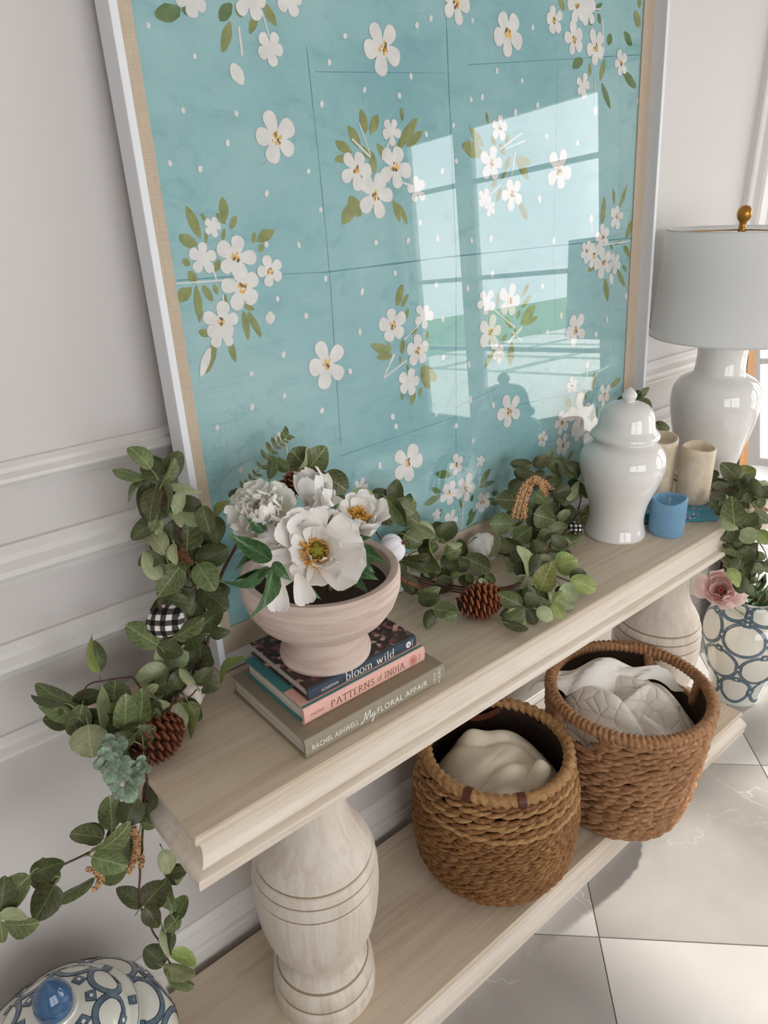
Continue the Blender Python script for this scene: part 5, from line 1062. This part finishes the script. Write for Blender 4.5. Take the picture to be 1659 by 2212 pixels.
# ------------------------------------------------------------------ pine cones, pumpkins
def m_cone(nm, a, b):
    k = NT(nm, .6, .3); y = k.sep(k.coord())[1]; k.col(k.mix(k.noise(k.coord(), 3, 3), k.ramp(y, [(0.3, tuple(v*.35 for v in a[:3])+(1,)), (0.72, a), (0.92, b)]), a)); return k.m
CONE = m_cone('pine_cone_scale', rgb(124, 68, 42), rgb(190, 124, 84)); CONEK = plain('pine_cone_core', rgb(58, 32, 22), .8)
CONE2 = m_cone('dark_cone_scale', rgb(92, 50, 34), rgb(156, 98, 70))
def scale_mesh(m):
    V = [(-.25, 0, 0), (.25, 0, 0), (-.5, .55, .05), (.5, .55, .05), (-.36, .90, .2), (.36, .90, .2), (0, 1, .24), (-.25, 0, -.12), (.25, 0, -.12), (-.42, .6, -.12), (.42, .6, -.12), (-.3, .88, .02), (.3, .88, .02), (0, .72, .22)]
    F = [(0, 1, 3, 2), (2, 3, 13), (2, 13, 4), (3, 5, 13), (4, 13, 6), (13, 5, 6), (7, 9, 10, 8), (9, 11, 12, 10), (11, 6, 12), (0, 2, 9, 7), (1, 8, 10, 3), (2, 4, 11, 9), (3, 10, 12, 5), (4, 6, 11), (5, 12, 6), (0, 7, 8, 1)]
    me = bpy.data.meshes.new('cone_scale'); me.from_pydata(V, [], F); me.update(); me.materials.append(m); return me
def cone(c, axis, ln, r, m, label, n=84):
    e = empty('pine_cone', c, label, 'pine cone'); ax = Vector(axis).normalized(); c = Vector(c); u = ax.orthogonal().normalized(); w = ax.cross(u); me = scale_mesh(m)
    prof = lambda t: r*(math.sin(PI*(.12+.80*t))**.8)
    core = [(c+ax*ln*(t-.5), prof(t)*.62) for t in (0, .1, .3, .5, .7, .9, 1)]
    MB().tube([p for p, q in core], [q for p, q in core], 12).build('core', CONEK, e, True)
    for i in range(n):
        t = (i+.5)/n; a = i*2.39996; rad = u*math.cos(a)+w*math.sin(a); tilt = .25+.75*t
        yv = (rad*math.cos(tilt)+ax*math.sin(tilt)).normalized(); xv = ax.cross(rad).normalized(); zv = xv.cross(yv)
        s_ = r*.62*(.55+.6*math.sin(PI*t)); b = c+ax*ln*(t-.5)+rad*prof(t)*.46
        o = bpy.data.objects.new('cone_scale', me); COL.objects.link(o); Mx = Matrix.Identity(4)
        for k in range(3): Mx[k][0] = xv[k]*s_*.98; Mx[k][1] = yv[k]*s_*.92; Mx[k][2] = zv[k]*s_; Mx[k][3] = b[k]
        o.parent = e; o.matrix_basis = Matrix.Translation(-c) @ Mx
random.seed(8)
p_ = onz(1045, 1338, TT); q_ = CAM-p_
cone((p_.x-.002, p_.y+.012, TT+.0345), (.62, -.35, .12), .078, .033, CONE, 'reddish brown open pine cone lying in front of the white ceramic pumpkin')
p_ = onz(345, 1648, TT); cone((p_.x+.004, p_.y+.01, TT+.032), (.75, .15, .18), .074, .031, CONE2, 'dark brown pine cone at the console edge beside the frosted green rosette')
p_ = ony(628, 1052, .215); cone(p_, (.2, -.3, .9), .045, .018, CONE, 'small brown pine cone tucked in the garland behind the peonies', 40)
def pumpkin(c, r, ax, m, label, lobes=8, squash=.75, stemm=STEM, stem=True, sl=.35):
    ax = Vector(ax).normalized(); q = Vector((0, 0, 1)).rotation_difference(ax).to_matrix(); c = Vector(c)
    e = empty('pumpkin', c, label, 'pumpkin'); seg = lobes*8; rings = []
    for i in range(17):
        t = i/16; ph = -PI/2+PI*t
        rr = math.cos(ph)*r*(1+.0*t); zz = math.sin(ph)*r*squash-(.16*r*math.exp(-((rr/r)/.28)**2) if t > .5 else -.12*r*math.exp(-((rr/r)/.28)**2))
        rings.append([c+q @ Vector((rr*(1-.11*(1-abs(math.sin(lobes*.5*a))**.6)*min(1, rr/r*1.6))*math.cos(a), rr*(1-.11*(1-abs(math.sin(lobes*.5*a))**.6)*min(1, rr/r*1.6))*math.sin(a), zz)) for a in (2*PI*j/seg for j in range(seg))])
    body = MB().loft(rings).build('body', m, e, True)
    if stem: MB().tube([c+q @ Vector((x*r, 0, z*r)) for x, z in ((0, squash*.75), (.02, squash+.08), (.08, squash+sl*.7), (.16, squash+sl))], [.13*r, .10*r, .09*r, .12*r], 8).build('stem', stemm, e, True)
    return e, body
WPUMP = plain('matte_white_ceramic', rgb(232, 229, 222), .5, .4); VPUMP = plain('white_velvet', rgb(226, 224, 230), .95, .1, bump=.3, scale=300); BPUMP = plain('blush_cream_plaster', rgb(228, 216, 204), .6)
k = NT('black_white_buffalo_check', .9, .15); gx, gy, gz = k.sep(k.coord('UV'))
c1 = k.math('LESS_THAN', k.math('FRACT', k.math('MULTIPLY', gx, 4.0)), .5); c2 = k.math('LESS_THAN', k.math('FRACT', k.math('MULTIPLY', gy, 4.0)), .5); sm_ = k.math('MULTIPLY', k.math('ADD', c1, c2), .5)
k.col(k.ramp(sm_, [(0.0, rgb(226, 222, 216)), (0.45, rgb(84, 80, 78)), (0.9, rgb(28, 26, 26))])); k.bump(k.noise(k.coord(), 600, 2), .4, .0006); PLAID = k.m
def plaid_uv(body, c, r):
    me = body.data; u = me.uv_layers.new(name='UVMap')
    for lp in me.loops: v = me.vertices[lp.vertex_index].co-Vector(c); u.data[lp.index].uv = (.5+v.dot(RT)/(2.2*r), .5+v.dot(UP)/(2.2*r)+.06)
p_ = onz(1030, 1208, TT); s_ = .0335
pumpkin((p_.x+.002, p_.y-.014, TT+.032), s_*1.05, (-.45, -.15, .8), WPUMP, 'smooth white ceramic pumpkin nestled in the garland behind the large pine cone', 9, .78, stem=False)
p_ = ony(849, 1183, .135); pumpkin(p_, .024, (.55, -.45, .35), VPUMP, 'white velvet pumpkin with a brown stem peeking out beside the clay bowl', 7, .8)
p_ = ony(357, 1341, .205); e_, b_ = pumpkin(p_, .0265, (-.15, .1, .95), PLAID, 'black and white checked fabric pumpkin perched high in the garland', 8, .82, sl=.5); plaid_uv(b_, p_, .0265)
p_ = ony(1243, 1140, .165); e_, b_ = pumpkin(p_, .0165, (.1, -.1, .9), PLAID, 'black and white checked fabric pumpkin half hidden beside the ginger jar', 8, .8); plaid_uv(b_, p_, .0165)
p_ = onz(405, 1535, TT); pumpkin((p_.x, p_.y+.01, TT+.030), .036, (.1, -.2, .9), BPUMP, 'pale blush pumpkin half buried in leaves beside the dark pine cone', 8, .8)
# ------------------------------------------------------------------ peonies
def petal_mat(nm, c0, c1, tip=None, tl=.2):
    k = NT(nm, .55, .3); uv = k.coord('UV'); x, y, _ = k.sep(uv)
    c = k.ramp(y, [(0.0, c0), (0.55, c1), (1.0, c1)])
    f = k.noise(k.map(uv, (30, 2, 1)), 2, 3); c = k.mix(k.ramp(f, [(0.4, (0, 0, 0, 1)), (0.8, (.18, .18, .18, 1))]), c, c0)
    if tip:
        g_ = k.math('MULTIPLY', k.math('GREATER_THAN', k.math('ADD', y, k.math('MULTIPLY', k.noise(uv, 5, 2), .25)), 1.13), k.math('GREATER_THAN', k.node('ShaderNodeObjectInfo').outputs['Random'], .8)); c = k.mix(k.math('MULTIPLY', g_, .75), c, tip)
    k.col(c); k.bump(f, .2, .001)
    tr = k.node('ShaderNodeBsdfTranslucent'); k.l.new(c, tr.inputs[0]); mx = k.node('ShaderNodeMixShader'); mx.inputs[0].default_value = tl
    k.l.new(k.b.outputs[0], mx.inputs[1]); k.l.new(tr.outputs[0], mx.inputs[2]); k.l.new(mx.outputs[0], k.out.inputs[0])
    return k.m
PETW = petal_mat('white_petal', rgb(246, 234, 220), rgb(250, 247, 243), rgb(226, 130, 150)); PETC = petal_mat('cream_petal', rgb(252, 246, 222), rgb(253, 251, 245), None, .33); PETP = petal_mat('pink_petal', rgb(254, 214, 210), rgb(255, 238, 235), None, .5); PETR = petal_mat('rose_heart_petal', rgb(238, 120, 122), rgb(250, 170, 166), None, .5)
STAM = plain('gold_stamen', rgb(226, 176, 86), .7, var=.25, scale=300); CARP = plain('olive_carpel', rgb(146, 136, 40), .5, var=.2, scale=90)
def petal_mesh(m, curl, cup, ruf, seed, frill=False):
    rnd = random.Random(seed); nx, ny = 9, 10; V = []; F = []; UV = []; ph = [rnd.uniform(0, 6) for _ in range(4)]
    for i in range(ny+1):
        t = i/ny; w = (.22+.78*math.sin(PI*.5*min(1, t*1.15))**.9)*(1 if t < .75 else math.sqrt(max(0.05, 1-((t-.75)/.31)**2)))
        for j in range(nx+1):
            s_ = j/nx*2-1; x = s_*.5*w; edge = t**2*ruf
            notch = -.05*abs(math.sin(s_*5+ph[0]))*t**4*(3 if frill else 1)
            ang = curl*t; yy = (math.sin(ang)/curl if abs(curl) > .01 else t)+notch*math.cos(ang); zz = ((1-math.cos(ang))/curl if abs(curl) > .01 else 0)+cup*(s_*s_)*.5*w+edge*.06*math.sin(s_*7+ph[1])+edge*.05*math.sin(s_*12+t*5+ph[2])
            V.append((x, yy, zz)); UV.append((s_*.5+.5, t))
    for i in range(ny):
        for j in range(nx): a = i*(nx+1)+j; F.append((a, a+1, a+nx+2, a+nx+1))
    me = bpy.data.meshes.new('petal'); me.from_pydata(V, [], F); me.update(); me.materials.append(m); me.polygons.foreach_set('use_smooth', [True]*len(F))
    u = me.uv_layers.new(name='UVMap')
    for lp in me.loops: u.data[lp.index].uv = UV[lp.vertex_index]
    return me
PM = {k: [petal_mesh(m, c, cu, ru, i*7+3, fr) for i, (c, cu, ru, fr) in enumerate(sh)] for k, m, sh in (('w', PETW, ((.5, .55, 1, 0), (.2, .5, 1.2, 0), (.8, .6, 1, 0), (-.2, .4, 1.4, 0))), ('c', PETC, ((.9, .7, 1.6, 1), (1.2, .8, 2, 1), (.5, .6, 1.8, 1))), ('p', PETP, ((.9, .7, 1, 0), (1.3, .8, 1, 0), (.5, .6, 1, 0))), ('r', PETR, ((1.3, .8, 1, 0),)))}
def frame_of(ax):
    ax = Vector(ax).normalized(); u = (Vector((0, 0, 1))-ax*ax.z); u = u.normalized() if u.length > .05 else Vector((1, 0, 0)); return ax, u, u.cross(ax)
def put_petal(e, c, ax, a, op, ln, w, kind, lift=0.0, rnd=random):
    """op: angle away from the flower axis; a: angle around it"""
    ax, u, v = frame_of(ax); rad = u*math.cos(a)+v*math.sin(a); yv = (rad*math.sin(op)+ax*math.cos(op)).normalized(); xv = ax.cross(rad).normalized(); zv = xv.cross(yv)
    if zv.dot(ax) < 0 and op > .3: xv, zv = -xv, -zv
    if op <= .3 and zv.dot(rad) > 0: xv, zv = -xv, -zv
    o = bpy.data.objects.new('petal', rnd.choice(PM[kind])); COL.objects.link(o); b = Vector(c)+ax*lift+rad*.004; Mx = Matrix.Identity(4)
    for k in range(3): Mx[k][0] = xv[k]*w; Mx[k][1] = yv[k]*ln; Mx[k][2] = zv[k]*ln; Mx[k][3] = b[k]
    o.parent = e; o.matrix_basis = Matrix.Translation(-Vector(e.location)) @ Mx
    return o
def stamens(e, c, ax, r0, r1, n, h, carpel=True):
    ax, u, v = frame_of(ax); mb = MB(); c = Vector(c)
    for i in range(n):
        a = random.uniform(0, 6.28); q = r0+(r1-r0)*random.random()**.7; rad = u*math.cos(a)+v*math.sin(a); b = c+rad*r0*.8; t = c+rad*q+ax*h*random.uniform(.6, 1.1); m_ = (b+t)/2+ax*h*.25+Vector((random.uniform(-1, 1), random.uniform(-1, 1), random.uniform(-1, 1)))*.002
        mb.tube([b, m_, t], [.0006, .0006, .0011], 4); mb.tube([t, t+(rad*.3+ax+Vector((random.uniform(-1, 1), random.uniform(-1, 1), 0))*.8).normalized()*.004], [.0013, .0009], 5)
    o = mb.build('stamens', STAM, e); o['kind'] = 'stuff'
    if carpel:
        for i in range(5):
            a = i*2*PI/5; rad = u*math.cos(a)+v*math.sin(a); b = c+rad*.0055
            MB().tube([b-ax*.002, b+rad*.002+ax*.006, b+rad*.001+ax*.013, b-rad*.003+ax*.018, b-rad*.004+ax*.021], [.003, .0052, .0048, .0026, .0012], 8).build('carpel', CARP, e, True)
def toward_cam(p, up=.0): return ((CAM-Vector(p)).normalized()+Vector((0, 0, up))).normalized()
def stem_to(e, c, ax, base, r=.003): MB().tube(bez([Vector(c)-Vector(ax)*.002, Vector(c)-Vector(ax)*.03, Vector(base)+Vector((0, 0, .03)), base], 16), r, 7).build('stem', STEMG, e, True)
SOILZ = BZ+.117
random.seed(51)
G = None
# 1 big open bloom facing out
c = ony(682, 1194, .055); ax = toward_cam(c, .18)+RT*.12; ax.normalize()
e = empty('peony', c, 'largest fully open white peony with a golden and green heart, in the clay bowl', 'flower'); s_ = mpp(c)
for i, (a, ln, w, op) in enumerate(((1.45, 100, 108, 1.05), (.55, 92, 90, 1.2), (2.25, 100, 100, 1.25), (3.0, 66, 70, 1.3), (3.75, 72, 66, 1.45), (4.45, 100, 74, 1.45), (5.0, 112, 78, 1.4), (5.55, 106, 80, 1.35), (6.05, 98, 84, 1.25), (.15, 88, 76, 1.15))): put_petal(e, c-ax*.006, ax, a, op, ln*s_*1.14, w*s_*1.12, 'w', -.002)
for a, ln, w, op in ((1.0, 68, 70, .75), (5.9, 66, 72, .95), (4.75, 62, 70, 1.15), (2.9, 54, 46, .85), (3.6, 44, 48, .6), (.3, 72, 72, .95), (2.1, 66, 62, .9)): put_petal(e, c, ax, a, op, ln*s_*1.12, w*s_*1.1, 'w')
stamens(e, c+ax*.004, ax, .010, .024, 150, .014); stem_to(e, c-ax*.008, ax, (BX-.005, BY-.03, SOILZ))
# 2 fluffy double bloom
c = ony(578, 1118, .125); ax = (toward_cam(c, .45)-RT*.25).normalized()
e = empty('peony', c, 'fluffy double cream white peony packed with ruffled petals, in the clay bowl', 'flower'); s_ = mpp(c)
for i in range(9): put_petal(e, c, ax, i*.7+random.uniform(-.1, .1), 1.35, 92*s_*random.uniform(.9, 1.05), 84*s_, 'c', -.008)
for i in range(14): put_petal(e, c, ax, i*2.4, 1.0+random.uniform(-.1, .1), 82*s_*random.uniform(.85, 1.08), 56*s_, 'c')
for i in range(18): put_petal(e, c, ax, i*2.4+.5, .68+random.uniform(-.15, .15), 78*s_*random.uniform(.85, 1.1), 42*s_, 'c', .002)
for i in range(18): put_petal(e, c, ax, i*2.4+.9, .32+random.uniform(-.15, .15), 74*s_*random.uniform(.8, 1.05), 34*s_, 'c', .004)
MB().lathe([(.001, -.019), (.012, -.015), (.019, -.004), (.0195, .006), (.014, .015), (.001, .019)], 20, tuple(c+ax*.022), rf=lambda a, z: 1+.12*math.sin(5*a+90*z)).build('inner_heart', PETC, e, True)
for i in range(22): put_petal(e, c, ax, i*2.4+.2, .05+.02*i, 70*s_*random.uniform(.86, 1.04), 30*s_, 'c', .006)
stem_to(e, c-ax*.01, ax, (BX-.03, BY+.01, SOILZ))
# 3 open bloom seen from the side
c = ony(768, 1135, .105); ax = (Vector((.25, -.15, .9))+toward_cam(c)*.35).normalized()
e = empty('peony', c, 'half open white peony with golden stamens beside the velvet pumpkin', 'flower'); s_ = mpp(c)
for a, ln, w, op in ((4.6, 116, 84, 1.25), (5.3, 108, 76, 1.4), (3.9, 80, 70, 1.35), (3.1, 76, 70, 1.2), (2.3, 80, 70, 1.1), (1.5, 76, 72, .9), (.6, 72, 60, 1.0), (6.0, 84, 56, 1.15)): put_petal(e, c, ax, a, op, ln*s_, w*s_, 'w', -.003)
for a, ln, w, op in ((1.2, 60, 56, .55), (2.0, 56, 50, .6), (3.4, 52, 56, .85), (4.4, 50, 56, 1.0), (5.6, 60, 40, .9)): put_petal(e, c, ax, a, op, ln*s_, w*s_, 'w', .001)
stamens(e, c+ax*.004, ax, .006, .018, 110, .020, False); stem_to(e, c-ax*.008, ax, (BX+.03, BY-.005, SOILZ))
# 4 upright half-closed bloom at the back
c = ony(692, 1122, .150); ax = (Vector((-.1, 0, 1))+toward_cam(c)*.25).normalized()
e = empty('peony', c, 'upright half-closed white peony with no stamens showing, in the clay bowl', 'flower'); s_ = mpp(c)
for a, ln, w, op in ((0, 104, 66, .28), (1.2, 86, 60, .4), (2.3, 116, 66, .25), (3.2, 84, 66, .45), (4.3, 90, 62, .35), (5.3, 118, 66, .3), (.6, 70, 50, .75), (3.7, 66, 64, .8), (2.0, 60, 44, .15), (4.9, 62, 46, .15)): put_petal(e, c, ax, a, op, ln*s_, w*s_, 'w')
stem_to(e, c-ax*.008, ax, (BX+.005, BY+.02, SOILZ)); big = e
# glossy peony foliage: each leaf belongs to the big front bloom's plant
pe = [o for o in bpy.data.objects if o.name.startswith('peony') and o.type == 'EMPTY']
for bx_, by_, tx_, ty_, w, Yb, who in ((450, 890, 155, 712, 150, .045, 1), (405, 700, 285, 608, 95, .09, 1), (430, 930, 85, 1040, 95, .05, 1), (450, 935, 200, 1020, 62, .04, 1), (455, 945, 315, 1285, 120, .02, 0), (760, 655, 905, 510, 92, .075, 2), (1010, 815, 1205, 905, 130, .035, 2), (1015, 880, 1135, 975, 95, .03, 2), (1000, 935, 1155, 1020, 125, .02, 2), (460, 905, 580, 1030, 90, .02, 0), (1005, 1030, 1095, 1110, 70, .05, 2), (1030, 740, 1115, 740, 54, .07, 2), (640, 1060, 780, 1150, 80, .05, 0), (400, 880, 200, 950, 60, .06, 1), (730, 640, 690, 600, 60, .12, 3)):
    b = ony(440+bx_/3.072, 920+by_/3.072, Yb); tp = CAM+ray(440+tx_/3.072, 920+ty_/3.072)*((b-CAM).dot(FW)+random.uniform(-.02, .005))
    place_leaf(random.choice(LEAVES['p']), b, tp, w/3.072*mpp(b), pe[who], 'peony_leaf')
for Yb, x, y in ((.04, 605, 1262), (.04, 640, 1250)):   # two fallen lower petals of the front bloom
    cc = ony(x, y-18, Yb); put_petal(pe[0], cc, toward_cam(cc, -.2), 3.3 if x < 620 else 2.9, 1.45, 72*mpp(cc), 48*mpp(cc), 'w')
# ------------------------------------------------------------------ pink peony and greenery in the floor vase
c = Vector((VX-.075, VY-.035, .385)); c = ony(1556, 1280, VY-.06); ax = (toward_cam(c)+Vector((0, 0, .30))).normalized()
e = empty('peony', c, 'pale pink peony with a rosy heart leaning out of the floor vase', 'flower'); s_ = mpp(c)
for i in range(8): put_petal(e, c, ax, i*.785, 1.3, 60*s_, 56*s_, 'p', -.006)
for i in range(7): put_petal(e, c, ax, i*2.4, 1.05, 50*s_, 50*s_, 'p')
for i in range(6): put_petal(e, c, ax, i*2.4+.4, .8, 38*s_, 38*s_, 'p', .003)
for i in range(8): put_petal(e, c, ax, i*2.4+.9, .55, 17*s_, 13*s_, 'r', .010)
stem_to(e, c-ax*.01, ax, (VX, VY, .25), .003)
fol = empty('cut_foliage', (VX, VY, .25), 'bright green leafy stems standing in the floor vase', 'foliage')
random.seed(13)
for k in range(7):
    a = k*.9+.3; t = Vector((VX+.10*math.cos(a), VY+.10*math.sin(a), .43+.05*math.sin(k*2.1))); st_ = bez([(VX+.01*math.cos(a), VY+.01*math.sin(a), .22), (VX+.035*math.cos(a), VY+.035*math.sin(a), .36), t], 14); MB().tube(st_, .002, 6).build('stem', STEMG, fol, True)
    for i in range(5, len(st_), 2):
        d = Vector((random.uniform(-1, 1), random.uniform(-1, 1), random.uniform(-.2, .8))).normalized()*random.uniform(.035, .055); place_leaf(random.choice(LEAVES['p']), st_[i], st_[i]+d, d.length*.5, fol, 'leaf')
